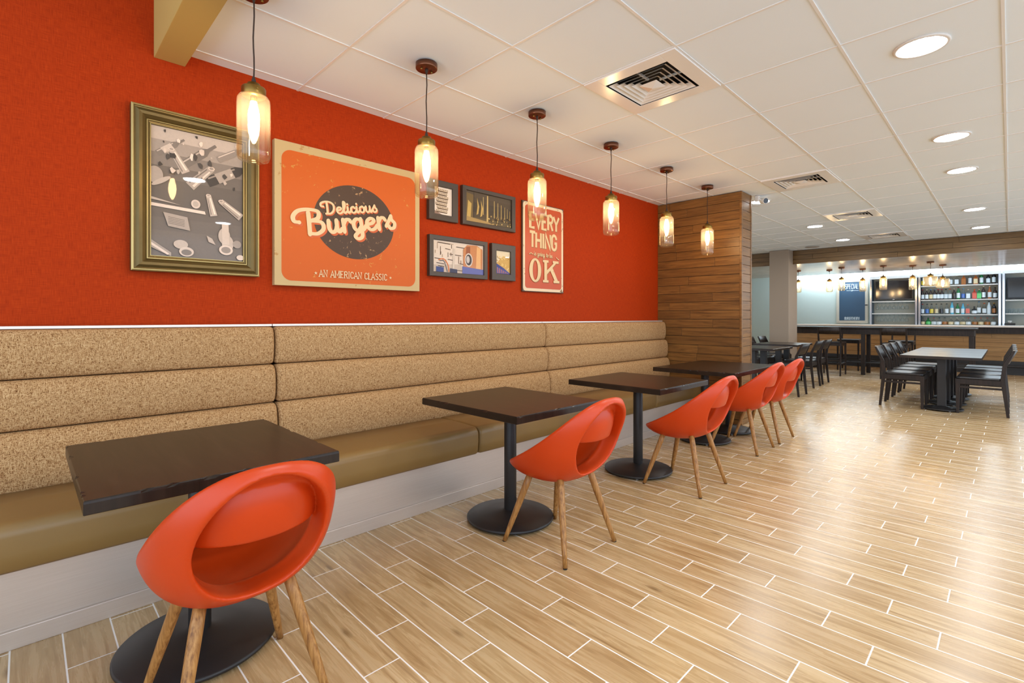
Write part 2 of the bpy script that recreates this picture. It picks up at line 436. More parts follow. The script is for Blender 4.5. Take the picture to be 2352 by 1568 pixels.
# wood soffit beam over the bar and the lower, glossy plank ceiling behind it
mb = MB(); plank_fill(mb, 'y', YB, 3.285, 2.36, CEIL, 11.75, 11.77, .096, (1.2, 2.2), seed=3)
plank_fill(mb, 'y', 3.66, 7.1, 2.36, CEIL, 11.75, 11.77, .096, (1.2, 2.2), seed=4)
struct('wall_soffit', mb, 'soffit', .001)
struct('wall_soffit_core', MB().box(11.77, YB, 2.362, 11.92, 7.1, CEIL+.2), 'blackpaint')
mb = MB(); x = 11.76
while x < 15.2: mb.box(x, YB, 2.36, min(x+.118, 15.2), 7.1, 2.372); x += .12
struct('ceiling_bar', mb, 'paleplank')
struct('ceiling_cove', MB().box(15.2, YB, 2.75, XF, 7.1, 2.85).box(15.2, YB, 2.374, 15.24, 7.1, 2.85), 'ceil')
# ------------------------------------------------------------------ banquette
bq = thing('banquette', 'long tan woven banquette with channelled back and olive vinyl seat along the orange wall', 'banquette', (0, 0, 0))
def sweep_x(name, prof, x0, x1, m, parent, er=.02, n=None):
    """prof: closed list (y,z); swept along x with softly rounded ends"""
    cy = sum(p[0] for p in prof)/len(prof); cz = sum(p[1] for p in prof)/len(prof)
    ymax = max(p[0] for p in prof)
    st = [(0, 1), (.15*er, .55), (.4*er, .26), (.7*er, .07), (er, 0)]
    sts = [(x0+a, b) for a, b in st]+[(x1-a, b) for a, b in reversed(st)]
    vs = []; k = len(prof)
    for x, q in sts:
        for y, z in prof:
            dy = (ymax-y); sy = y+q*er*.9*(1 if dy > .01 else 0)*min(1, dy/.03)
            sz = z-q*er*.5*(1 if z > cz else -1)*min(1, abs(z-cz)/.03)
            vs.append((x, sy, sz))
    mb = MB(); m_ = len(sts)
    mb.add(vs, [(i*k+j, (i+1)*k+j, (i+1)*k+(j+1) % k, i*k+(j+1) % k) for i in range(m_-1) for j in range(k)], 0, True)
    mb.f += [tuple(range(k)), tuple((m_-1)*k+j for j in range(k-1, -1, -1))]; mb.mi += [0, 0]; mb.sm += [False, False]
    return mb.build(name, m, parent)
def roll(z0, z1, yf, yb0, yb1, n=14):
    p = []
    for i in range(n+1):
        a = -PI/2+PI*i/n
        base = yb0+(yb1-yb0)*(i/n)
        q = abs(math.cos(a))**.75
        p.append((base-(base-yf)*q, z0+(z1-z0)*(.5+.5*math.copysign(abs(math.sin(a))**.8, math.sin(a)))))
    return [(WALL-.005, z0)]+p+[(WALL-.005, z1)]
rolls = [(.455, .722, 2.985, 3.01, 3.05), (.725, .944, 3.012, 3.05, 3.07), (.947, 1.166, 3.04, 3.075, 3.085)]
for x0, x1 in ((-1.36, 1.048), (1.054, 3.462), (3.468, 5.745)):
    for (z0, z1, yf, a, b) in rolls: sweep_x('back_roll', roll(z0, z1, yf, a, b), x0, x1, 'weave', bq, .022)
def seatprof():
    p = [(3.04, .29), (2.566, .288), (2.552, .30), (2.545, .36), (2.546, .42)]
    for i in range(7):
        a = i/6*PI/2; p.append((2.596-.05*math.cos(a), .425+.047*math.sin(a)))
    p += [(2.8, .478), (3.04, .472)]
    return p
for x0, x1 in ((-2.6, -.203), (-.197, 2.208), (2.214, 4.606), (4.612, 5.745)): sweep_x('seat_cushion', seatprof(), x0, x1, 'vinyl', bq, .02)
MB().box(-2.6, 2.585, .0, 5.75, WALL-.01, .288).build('base_panel', 'steel', bq)
MB().box(-2.6, 2.572, .0, 5.75, 2.585, .07).build('kick_plate', 'steel', bq, .002)
for x0, x1 in ((-1.36, 1.049), (1.053, 3.463), (3.467, 5.75)): MB().box(x0, 3.10, 1.168, x1, WALL-.004, 1.181).build('top_trim', 'trim', bq, .001)

# ------------------------------------------------------------------ tables by the banquette
def chipped_top(w, d, z0, z1, seed, n=46):
    rnd = random.Random(seed); per = []
    for i in range(n): per.append((-w/2+w*i/n, -d/2, 0, -1))
    for i in range(n): per.append((w/2, -d/2+d*i/n, 1, 0))
    for i in range(n): per.append((w/2-w*i/n, d/2, 0, 1))
    for i in range(n): per.append((-w/2, d/2-d*i/n, -1, 0))
    chips = [rnd.uniform(0, 1) < .075 for _ in per]
    def ring(z, inset, ch=0):
        o = []
        for k, (x, y, a, b) in enumerate(per):
            i2 = inset+(rnd.uniform(.003, .007)*ch if chips[k] and ch else 0)
            X, Y = x, y
            X = max(-w/2+i2, min(w/2-i2, X)) if True else X; Y = max(-d/2+i2, min(d/2-i2, Y))
            o.append((X, Y, z-(0)))
        return o
    zt = [z1]*len(per)
    r = [ring(z0, .002), ring(z0+.002, 0), ring(z1-.009, 0), ring(z1-.003, .0008, .7), ring(z1, .0025, 1.5)]
    mb = MB(); N = len(per); vs = [v for q in r for v in q]
    mb.add(vs, [(i*N+k, i*N+(k+1) % N, (i+1)*N+(k+1) % N, (i+1)*N+k) for i in range(4) for k in range(N)], 0, False)
    mb.f += [tuple(range(N-1, -1, -1)), tuple(4*N+k for k in range(N))]; mb.mi += [0, 0]; mb.sm += [False, False]
    return mb
def pedestal(parent, x=0, y=0, ztop=.69, R=.262, cr=.037, square=False):
    mb = MB()
    if square: mb.box(x-.045, y-.045, .03, x+.045, y+.045, ztop)
    else: mb.lathe([(cr, .03), (cr, ztop)], 24, (x, y, 0))
    mb.build('column', 'black', parent, .002)
    MB().lathe([(R*.55, .012), (R-.004, .012), (R, .016), (R, .024), (R-.006, .029), (R*.6, .042), (R*.32, .052), (cr+.012, .058), (cr, .062), (0, .062)], 64, (x, y, 0)).build('base', 'black', parent)
    MB().box(x-.15, y-.02, ztop-.012, x+.15, y+.02, ztop).box(x-.02, y-.15, ztop-.012, x+.02, y+.15, ztop).build('top_bracket', 'black', parent)
    for a in range(4):
        q = a*PI/2+.5; MB().lathe([(.012, 0), (.014, .004), (.012, .013)], 12, (x+(R-.035)*math.cos(q), y+(R-.035)*math.sin(q), 0)).build('glide', 'nickel', parent)
def booth_table(cx, cy, w, d, label, seed, cols=((0, 0),), zt=.725):
    t = thing('pedestal_table', label, 'table', (cx, cy, 0), 0, 'dark tables along the banquette')
    chipped_top(w, d, zt-.04, zt, seed).build('tabletop', 'tabletop', t)
    for x, y in cols: pedestal(t, x, y, zt-.04, .24 if len(cols) > 1 else .262)
    return t
booth_table(.466, 2.135, .712, .80, 'dark stained wood table with chipped edges, nearest of the tables along the banquette', 1, zt=.73)
booth_table(2.097, 2.135, .715, .82, 'dark stained wood table on round black base behind the second orange chair', 2)
booth_table(3.475, 2.085, .76, .80, 'dark stained wood table on round black base behind the third orange chair', 3)
booth_table(5.03, 2.11, 1.13, .80, 'longest dark table of the banquette row, on two round bases beside the plank partition', 4, ((-.23, .02), (.365, .02)))

# ------------------------------------------------------------------ orange shell chairs (implicit surface, meshed with surface nets)
def smax(a, b, k): h = np.maximum(k-np.abs(a-b), 0)/k; return np.maximum(a, b)+h*h*k*.25
def shell_field(X, Y, Z):
    u = Z-.55; yc = -.37*u-.28*u*u
    def ell(cy, cz, rx, ry, rz, p=2.4):
        f = ((np.abs(X)/rx)**p+(np.abs(Y-yc-cy)/ry)**p+(np.abs(Z-cz)/rz)**p)**(1/p)
        return (f-1)*.275
    O = ell(0, .605, .262, .312, .268)
    I = ell(.036, .612, .236, .242, .244)
    sh = smax(O, -I, .008)
    rim = .55-.6*Y+.55*Y*Y-.7*Y**3
    sh = smax(sh, (Z-rim)*.82, .022)
    ox, oz = X/.172, (Z-.602)/.186
    kk = np.sqrt(ox*ox+oz*oz); A = (kk-1)*.172
    R = np.maximum(np.maximum(np.maximum(A, -(O+.052)), .014-I), Y+.02)
    R = np.maximum(R, (Z-rim+.034)*.8)
    sh = smax(sh, -R, .016)
    A2 = A+.002
    Sl = smax(np.maximum(A2, Y+.03), Z-(.595+.25*X*X), .012)
    return smax(sh, -Sl, .008)
def surface_nets(fn, lo, hi, h):
    ax = [np.arange(lo[i], hi[i], h) for i in range(3)]
    X, Y, Z = np.meshgrid(*ax, indexing='ij'); F = fn(X, Y, Z)
    n = F.shape; acc = np.zeros((n[0]-1, n[1]-1, n[2]-1, 3)); cnt = np.zeros((n[0]-1, n[1]-1, n[2]-1))
    for axis in range(3):
        o1, o2 = [a for a in range(3) if a != axis]
        for a in (0, 1):
            for b in (0, 1):
                s0 = [None]*3; s1 = [None]*3
                s0[axis] = slice(0, n[axis]-1); s1[axis] = slice(1, n[axis])
                s0[o1] = s1[o1] = slice(a, n[o1]-1+a); s0[o2] = s1[o2] = slice(b, n[o2]-1+b)
                f0, f1 = F[tuple(s0)], F[tuple(s1)]; c = (f0 < 0) != (f1 < 0)
                t = np.where(c, f0/np.where(c, f0-f1, 1), 0)
                acc[..., axis] += np.where(c, t, 0); acc[..., o1] += np.where(c, a, 0); acc[..., o2] += np.where(c, b, 0); cnt += c
    act = cnt > 0; idx = -np.ones(cnt.shape, int); idx[act] = np.arange(act.sum())
    base = np.argwhere(act); V = (base+acc[act]/cnt[act][:, None])*h+np.array(lo)
    faces = []
    for axis in range(3):
        o1, o2 = (axis+1) % 3, (axis+2) % 3
        s0 = [slice(1, n[i]-1) for i in range(3)]; s1 = list(s0); s0[axis] = slice(0, n[axis]-1); s1[axis] = slice(1, n[axis])
        f0, f1 = F[tuple(s0)], F[tuple(s1)]
        for sgn in (0, 1):
            c = np.argwhere((f0 < 0) & (f1 >= 0)) if sgn == 0 else np.argwhere((f0 >= 0) & (f1 < 0))
            if not len(c): continue
            off = np.ones(3, int); off[axis] = 0; c = c+off
            def at(da, db): q = c.copy(); q[:, o1] -= da; q[:, o2] -= db; return idx[q[:, 0], q[:, 1], q[:, 2]]
            q = np.stack([at(1, 1), at(0, 1), at(0, 0), at(1, 0)], 1)
            faces.append(q if sgn == 0 else q[:, ::-1])
    return V, np.concatenate(faces)
def make_shell_mesh():
    V, Fc = surface_nets(shell_field, (-.29, -.42, .31), (.29, .36, .86), .0054)
    me = bpy.data.meshes.new('seat_shell'); me.from_pydata(V.tolist(), [], Fc.tolist())
    me.polygons.foreach_set('use_smooth', [True]*len(me.polygons)); me.materials.append(M['plastic']); me.update()
    return me
ch = thing('shell_chair', 'nearest orange moulded tub chair, its oval back opening towards us', 'chair', (.48, 1.743, 0), 0, 'orange chairs along the banquette')
so = bpy.data.objects.new('seat_shell', make_shell_mesh()); COL.objects.link(so); so.parent = ch
sm = so.modifiers.new('smooth', 'SMOOTH'); sm.factor = .5; sm.iterations = 9
for sx in (-1, 1):
    for sy in (-1, 1):
        a = Vector((sx*.12, sy*.105, .372 if sy > 0 else .405)); b = Vector((sx*.211, sy*.212, .004))
        pts = [a.lerp(b, i/6) for i in range(7)]
        lg = MB().tube(pts, [.0175, .0185, .018, .0168, .015, .0132, .0115], 16).build('leg', 'legwood', ch)
        MB().lathe([(.0105, 0), (.0115, .005)], 14, (b.x, b.y, 0)).build('foot_pad', 'rubber', lg)
for p, l in (((2.073, 1.728), 'orange moulded tub chair at the second banquette table'), ((3.449, 1.68), 'orange moulded tub chair at the third banquette table'),
             ((4.79, 1.775), 'nearer of the two orange tub chairs at the long table'), ((5.385, 1.775), 'farthest orange tub chair, beside the plank partition')):
    dup(ch, (p[0], p[1], 0), 0, l)

# ------------------------------------------------------------------ dark dining chairs, tables, stools
def make_chair():
    t = thing('dining_chair', 'x', 'chair', (0, 0, 0), 0)
    # faces +y, rear at y=-.22
    sw, sd = .205, .21
    for sx in (-1, 1):
        mb = MB(); x = sx*sw
        def quad(z, y, hx, hy): return [(x-hx, y-hy, z), (x+hx, y-hy, z), (x+hx, y+hy, z), (x-hx, y+hy, z)]
        mb.hexa(quad(0, sd, .011, .013), quad(.44, sd, .016, .024)); mb.build('leg', 'darkwood', t, .002)
        mb = MB(); mb.hexa(quad(0, -.245, .011, .014), quad(.45, -.20, .014, .022)); mb.hexa(quad(.45, -.20, .014, .022), quad(.62, -.215, .013, .02)); mb.hexa(quad(.62, -.215, .013, .02), quad(.81, -.295, .011, .012))
        mb.build('leg', 'darkwood', t, .002)
        MB().box(x-.009, -.205, .325, x+.009, sd, .35).build('stretcher', 'darkwood', t, .002)
    MB().box(-sw-.01, -.2, .375, sw+.01, -.17, .44).box(-sw-.01, sd-.015, .375, sw+.01, sd+.015, .44).box(-sw-.012, -.19, .375, -sw+.012, sd, .44).box(sw-.012, -.19, .375, sw+.012, sd, .44).build('seat_frame', 'darkwood', t, .002)
    mb = MB(); prof = []
    for i in range(9):
        a = i/8; prof.append((-.215+.43*a, .012*math.sin(a*PI)))
    mb.prism([(-.198, -.195), (.198, -.195), (.215, -.17), (.218, .19), (.2, .222), (-.2, .222), (-.218, .19), (-.215, -.17)], 2, .44, .47)
    mb.build('seat', 'blackvinyl', t, .012, 3)
    vs = []; N = 9
    for (z, yb) in ((.645, -.228), (.73, -.264), (.815, -.3)):
        for side in (0, 1):
            for i in range(N):
                u = i/(N-1); xx = -.215+.43*u; vs.append((xx, yb-.03*math.sin(u*PI)+(.014 if side else 0), z))
    mb = MB(); f = []
    for r in range(2):
        for i in range(N-1):
            a = r*2*N+i; b = (r+1)*2*N+i
            f += [(a, a+1, b+1, b), (a+N, b+N, b+N+1, a+N+1)]
    for i in range(N-1): f += [(i, i+N, i+N+1, i+1), (4*N+i, 4*N+i+1, 5*N+i+1, 5*N+i)]
    for r in range(2): a = r*2*N; b = a+2*N; f += [(a, b, b+N, a+N), (a+N-1, a+2*N-1, b+2*N-1, b+N-1)]
    mb.add(vs, f, 0, True); mb.build('backrest', 'darkwood', t)
    return t
dc = make_chair()
specs = []
near = ['first', 'second', 'third', 'fourth']
for i, x in enumerate((8.69, 9.29, 9.89, 10.49)):
    specs.append((x, 1.03, PI, f'dark dining chair at the right-hand tables, banquette side, {near[i]} from the camera', 'chairs around the right-hand tables'))
for i, x in enumerate((8.69, 9.29, 9.89, 10.49)):
    specs.append((x, .26, 0, f'dark dining chair at the right-hand tables, outer side, {near[i]} from the camera', 'chairs around the right-hand tables'))
specs += [(8.63, 2.52, 0, 'dark wooden dining chair nearest behind the farthest orange chair, back towards us', 'chairs around the tables past the partition'),
          (9.86, 2.62, 0, 'dark wooden dining chair at the second table past the partition, nearer one of the pair', 'chairs around the tables past the partition'),
          (10.53, 2.64, 0, 'dark wooden dining chair at the second table past the partition, nearer the bar stools', 'chairs around the tables past the partition'),
          (9.35, 3.44, PI, 'dark dining chair with black seat tucked under the nearer table past the partition', 'chairs around the tables past the partition'),
          (10.1, 3.42, PI, 'dark dining chair with black seat tucked under the farther table past the partition', 'chairs around the tables past the partition'),
          (10.74, 3.53, PI, 'dark dining chair showing its back beside the partition edge', 'chairs around the tables past the partition'),
          (11.38, 3.50, PI, 'dark dining chair showing its back just in front of the square column', 'chairs around the tables past the partition')]
for i, (x, y, rz, l, gname) in enumerate(specs):
    if i == 0: dc.location = (x, y, 0); dc.rotation_euler = (0, 0, rz); dc['label'] = l; dc['group'] = gname
    else: dup(dc, (x, y, 0), rz, l, gname)
def two_top(cx, cy, w, d, label, group, zt=.725, R=.25):
    t = thing('pedestal_table', label, 'table', (cx, cy, 0), 0, group)
    chipped_top(w, d, zt-.035, zt, int(cx*10), 20).build('tabletop', 'tabletop', t)
    pedestal(t, .1, 0, zt-.035, R, square=True)
    return t
t0 = two_top(8.54, .635, .596, .79, 'x', 'two-tops pushed together on the right', R=.22)
names = ['nearest', 'second', 'third', 'farthest']
t0['label'] = 'dark wooden table with reflective top, nearest of the four pushed together at right'
for i, x in enumerate((9.14, 9.74, 10.34)):
    dup(t0, (x, .635, 0), 0, f'dark wooden table pushed into the right-hand row, {names[i+1]} from the camera')
def rect_table(x0, y0, x1, y1, label):
    t = thing('pedestal_table', label, 'table', ((x0+x1)/2, (y0+y1)/2, 0), 0, 'tables past the partition')
    w, d = x1-x0, y1-y0
    chipped_top(w, d, .69, .725, int(x0*7), 20).build('tabletop', 'tabletop', t)
    pedestal(t, -w*.25, 0, .69, .23, square=True); pedestal(t, w*.25, 0, .69, .23, square=True)
rect_table(8.30, 2.60, 9.29, 3.36, 'dark table nearer the camera just past the plank partition')
rect_table(9.86, 2.69, 10.84, 3.45, 'dark table farther back past the partition, in front of the square column')

# high communal table
HX0, HX1, HY0, HY1, HZ = 12.6, 13.32, .43, 4.0, 1.015
t = thing('bar_height_table', 'long dark bar-height communal table standing in front of the bar', 'table', ((HX0+HX1)/2, (HY0+HY1)/2, 0))
cx, cy = (HX0+HX1)/2, (HY0+HY1)/2
hw, hd = (HX1-HX0)/2, (HY1-HY0)/2
MB().box(-hw, -hd, HZ-.035, hw, hd, HZ).build('tabletop', 'tabletop', t, .004)
MB().box(-hw+.04, -hd+.04, HZ-.155, hw-.04, hd-.04, HZ-.035).build('apron', 'darkwood', t, .003)
for sx in (-1, 1):
    for y in (-hd+.08, -.02, hd-.08):
        MB().box(sx*(hw-.08)-.035, y-.035, 0, sx*(hw-.08)+.035, y+.035, HZ-.04).build('leg', 'darkwood', t, .003)
    MB().box(sx*(hw-.08)-.014, -hd+.1, .25, sx*(hw-.08)+.014, hd-.1, .275).build('foot_rail', 'black', t, .002)
# stools
def make_stool():
    t = thing('bar_stool', 'x', 'stool', (0, 0, 0), 0); sw = .2; zs = .68
    for sx in (-1, 1):
        x = sx*sw
        def quad(z, y, hx, hy): return [(x-hx, y-hy, z), (x+hx, y-hy, z), (x+hx, y+hy, z), (x-hx, y+hy, z)]
        MB().hexa(quad(0, .22, .012, .013), quad(zs, .2, .017, .022)).build('leg', 'darkwood', t, .002)
        mb = MB().hexa(quad(0, -.25, .012, .014), quad(zs, -.2, .015, .022)); mb.hexa(quad(zs, -.2, .015, .022), quad(1.015, -.28, .012, .012)); mb.build('leg', 'darkwood', t, .002)
        MB().box(x-.01, -.225, .24, x+.01, .21, .265).build('stretcher', 'darkwood', t)
    MB().box(-sw, .2, .2, sw, .222, .235).build('foot_rest', 'darkwood', t, .002)
    MB().box(-sw, -.235, .3, sw, -.215, .325).build('stretcher', 'darkwood', t)
    MB().box(-sw-.012, -.2, zs-.055, sw+.012, .215, zs).build('seat_frame', 'darkwood', t, .002)
    MB().box(-sw-.015, -.19, zs, sw+.015, .225, zs+.035).build('seat', 'blackvinyl', t, .014, 3)
    mb = MB(); vs = []; N = 9
    for (z, yb) in ((.87, -.252), (1.02, -.29)):
        for side in (0, 1):
            for i in range(N):
                u = i/(N-1); vs.append((-.21+.42*u, yb-.035*math.sin(u*PI)+(.016 if side else 0), z))
    f = []
    for i in range(N-1):
        a = i; b = 2*N+i
        f += [(a, a+1, b+1, b), (a+N, b+N, b+N+1, a+N+1), (a, a+N, a+N+1, a+1), (b, b+1, b+N+1, b+N)]
    f += [(0, 2*N, 3*N, N), (N-1, 2*N-1, 4*N-1, 3*N-1)]
    mb.add(vs, f, 0, True).build('backrest', 'darkwood', t)
    return t
st = make_stool(); st.location = (12.30, 2.68, 0); st.rotation_euler = (0, 0, -PI/2)
st['label'] = 'dark wooden bar stool at the high table, back towards us, nearer the square column'; st['group'] = 'stools at the high table'
dup(st, (12.30, 1.60, 0), -PI/2, 'dark wooden bar stool at the high table, back towards us, nearer the right-hand tables')
dup(st, (13.72, 2.63, 0), PI/2, 'dark bar stool on the bar side of the high table, nearer the square column')
dup(st, (13.72, 1.67, 0), PI/2, 'dark bar stool on the bar side of the high table, behind the right-hand tables')

# ------------------------------------------------------------------ ceiling fittings
ORD = ['first', 'second', 'third', 'fourth', 'fifth', 'sixth', 'seventh', 'eighth', 'ninth', 'tenth', 'eleventh', 'twelfth', 'thirteenth', 'fourteenth', 'fifteenth', 'sixteenth', 'seventeenth', 'eighteenth']
def make_pendant(R, H, drop, group, bright='bulb'):
    """canopy at z=0, glass bottom at -drop"""
    t = thing('pendant_light', 'x', 'light', (0, 0, 0), 0, group)
    b = -drop; tp = b+H
    c = MB().lathe([(.0, -.03), (.058, -.03), (.0605, -.0275), (.0605, 0)], 40).build('canopy', 'copper', t)
    MB().lathe([(.004, 0), (.006, .003), (.006, .012)], 10, (.034, .0, -.042)).lathe([(.004, 0), (.006, .003), (.006, .012)], 10, (-.034, 0, -.042)).build('canopy_screw', 'brass', c)
    pts = [(0.0018*math.sin(i*1.1), .0015*math.sin(i*1.7+1), -.03+(tp+.075+.03)*i/8) for i in range(9)]
    pts[-1] = (0, 0, tp+.075)
    MB().tube(pts, .0032, 8).lathe([(.0035, -.06), (.009, -.04), (.009, -.028)], 12).lathe([(.0105, tp+.052), (.0085, tp+.07), (.0035, tp+.085)], 12).build('cord', 'cord', t)
    MB().lathe([(.0, tp-.004), (.047, tp-.004), (.0485, tp), (.0485, tp+.03), (.046, tp+.034), (.026, tp+.036), (.025, tp+.052), (.012, tp+.055), (0, tp+.055)], 40).lathe([(.004, 0), (.004, .006), (0, .008)], 8, (.0, -.05, tp+.014)).build('socket', 'brass', t)
    o = [(.0, b), (R*.72, b), (R*.9, b+.006), (R*.985, b+.02), (R, b+.04), (R, tp-.035), (R*.97, tp-.017), (R*.86, tp-.005), (.044, tp)]
    i = [(max(r-.0035, 0), z+(.009 if k < 3 else .002 if k > 6 else 0)-(.004 if k > 6 else 0)) for k, (r, z) in enumerate(o)]
    MB().lathe(o+i[::-1], 48, cap=False).build('glass_shade', 'amber', t)
    q = tp-.012
    MB().lathe([(.0, q-.155), (.006, q-.153), (.013, q-.14), (.021, q-.11), (.0235, q-.085), (.021, q-.055), (.014, q-.028), (.0125, q-.012)], 24).build('bulb', bright, t)
    MB().lathe([(.0135, q-.014), (.0135, q+.012)], 20).build('bulb_cap', 'brass', t)
    return t
PY_ = 2.315
pd = make_pendant(.0665, .285, CEIL-1.899, 'pendants along the banquette')
for i, x in enumerate((.708, 1.611, 2.535, 3.44, 4.375, 5.28)):
    l = ['amber glass jar pendant nearest the camera, in front of the bronze picture frame', 'amber glass jar pendant overlapping the right edge of the burger panel',
         'amber glass jar pendant in front of the tin quote sign', 'amber glass jar pendant between the tin sign and the plank partition',
         'amber glass jar pendant in front of the corner where orange wall meets planks', 'farthest amber glass pendant of the banquette row, in front of the plank partition'][i]
    if i == 0: pd.location = (x, PY_, CEIL); pd['label'] = l
    else: dup(pd, (x, PY_, CEIL), 0, l)
bp = make_pendant(.068, .26, 2.36-1.825, 'pendants over the bar')
barp = [(13.39, 3.627, 'partly hidden by the square column'), (13.68, 3.036, 'nearest the column over the pale wall'), (13.21, 2.694, 'in front of the chalkboard left edge'),
        (13.93, 2.421, 'in front of the chalkboard right edge'), (13.40, 1.956, 'in front of the left television'), (13.79, 1.493, 'just left of the bottle shelves')]
for i, (x, y, l) in enumerate(barp):
    l = 'small amber cylinder pendant over the bar, '+l
    if i == 0: bp.location = (x, y, 2.36); bp['label'] = l
    else: dup(bp, (x, y, 2.36), i*.7, l)
wp = make_pendant(.118, .20, 2.36-1.86, 'pendants over the bar'); wp.location = (13.16, 1.142, 2.36); wp['label'] = 'wide amber drum pendant hanging higher, before the bottle shelves'
dup(wp, (14.1, 1.021, 2.36), 0, 'wide amber drum pendant hanging lower, before the bottle shelves')
# recessed downlights
t = thing('recessed_downlight', 'x', 'light', (0, 0, 0), 0, 'recessed ceiling lights')
MB().lathe([(.100, -.001), (.104, -.0045), (.116, -.0035), (.12, 0), (.12, .006), (.1, .006)], 56, cap=False).build('trim_ring', 'white', t)
MB().lathe([(.0, .001), (.101, .001)], 56, cap=False).build('diffuser', 'can', t)
cans = [(3.365, .33, 'largest in view, near the top right corner'), (5.22, .327, 'second in the right-hand line of ceiling lights'), (6.47, .33, 'third in the right-hand line of ceiling lights'),
        (8.93, .33, 'fourth in the right-hand line of ceiling lights'), (10.78, .325, 'last in the right-hand line, close to the wood soffit'),
        (6.46, 2.17, 'beside the small white security camera'), (8.83, 2.155, 'left of the farthest vents, past the security camera'), (10.73, 2.168, 'in the left line, close to the wood soffit')]
for i, (x, y, l) in enumerate(cans):
    l = 'round recessed ceiling light, '+l
    if i == 0: t.location = (x, y, CEIL); t['label'] = l
    else: dup(t, (x, y, CEIL), 0, l)
for x, y in ((.95+.3, .33), (2.14, -2.1), (5.2, -2.1), (8.2, -2.1), (11.0, -2.1), (-.2+1.13, -1.6), (8.83, 4.6), (10.73, 5.2)):  # extra downlights outside the view, added to raise the room's light level
    dup(t, (x, y, CEIL), 0, 'unseen round recessed ceiling light, added to brighten the room')
# square air diffusers
t = thing('air_diffuser', 'x', 'vent', (0, 0, 0), 0, 'square ceiling vents')
h = .298; q = .205
mb = MB()
for (a, b, c_, d) in ((-h, -h, h, -q), (-h, q, h, h), (-h, -q, -q, q), (q, -q, h, q)): mb.box(a, b, -.006, c_, d, .004)
mb.build('face_plate', 'whitegloss', t, .0015)
def sq_ring(mb, b0, z0, b1, z1, th=.003):
    vs = []
    for (r, z) in ((b0, z0), (b1, z1), (b1-th, z1+th), (b0-th, z0+th)): vs += [(-r, -r, z), (r, -r, z), (r, r, z), (-r, r, z)]
    f = []
    for k in range(4):
        for i in range(4): a = k*4+i; b = k*4+(i+1) % 4; c2 = ((k+1) % 4)*4+(i+1) % 4; d = ((k+1) % 4)*4+i; f.append((a, b, c2, d))
    mb.add(vs, f)
for b in (.190, .157, .124, .091):
    mb = MB(); sq_ring(mb, b, -.007, b-.030, .014, .002); mb.build('louvre', 'whitegloss', t)
MB().add([(-.058, -.058, -.006), (.058, -.058, -.006), (.058, .058, -.006), (-.058, .058, -.006), (0, 0, -.022), (0, 0, .02)],
         [(0, 1, 4), (1, 2, 4), (2, 3, 4), (3, 0, 4), (1, 0, 5), (2, 1, 5), (3, 2, 5), (0, 3, 5)]).build('centre_cone', 'whitegloss', t)
mb = MB(); sq_ring(mb, q, -.004, q, .09, .002); mb.box(-q, -q, .09, q, q, .095)
mb.build('throat', 'dark', t)
mb = MB()
for a in (-1, 1): mb.box(-.006, min(a*.05, a*.2), .012, .006, max(a*.05, a*.2), .022); mb.box(min(a*.05, a*.2), -.006, .012, max(a*.05, a*.2), .006, .022)
mb.build('bracket', 'whitegloss', t)
for i, x in enumerate((2.745, 5.80, 8.236, 10.67)):
    l = ['square white ceiling vent nearest the camera, large in the top middle', 'square white ceiling vent, second from the camera, above the partition top', 'square white ceiling vent with bright reflections, third from the camera', 'farthest square white ceiling vent, near the wood soffit'][i]
    if i == 0: t.location = (x, 1.547, CEIL); t['label'] = l
    else: dup(t, (x, 1.547, CEIL), 0, l)
o = MB().lathe([(.0, -.006), (.118, -.006), (.125, -.003), (.127, 0)], 48).build('ceiling_speaker', 'grille'); o.location = (11.35, 2.82, CEIL)
tag(o, 'flat round grey speaker grille set in the ceiling just before the soffit', 'speaker')
# security camera
t = thing('security_camera', 'small white security camera under the ceiling beside the top of the plank partition', 'camera', (6.13, 2.09, 2.60))
MB().box(-.03, -.02, -.02, .0, .02, .045).build('mount', 'cam', t, .004)
MB().lathe([(.03, 0), (.03, .012), (.022, .02)], 24, (.0, 0, .03)).tube([(.0, 0, .03), (.02, -.01, .02), (.05, -.03, .0)], .012, 12).build('arm', 'cam', t)
d = Vector((-.55, -.8, -.22)).normalized(); c0 = Vector((.075, -.035, .0))
MB().tube([c0-d*.04, c0-d*.036, c0-d*.02, c0+d*.03, c0+d*.05, c0+d*.053], [.012, .026, .035, .037, .037, .033], 28).build('body', 'cam', t)
MB().tube([c0+d*.0532, c0+d*.056], [.03, .029], 28).build('lens', 'lens', t)

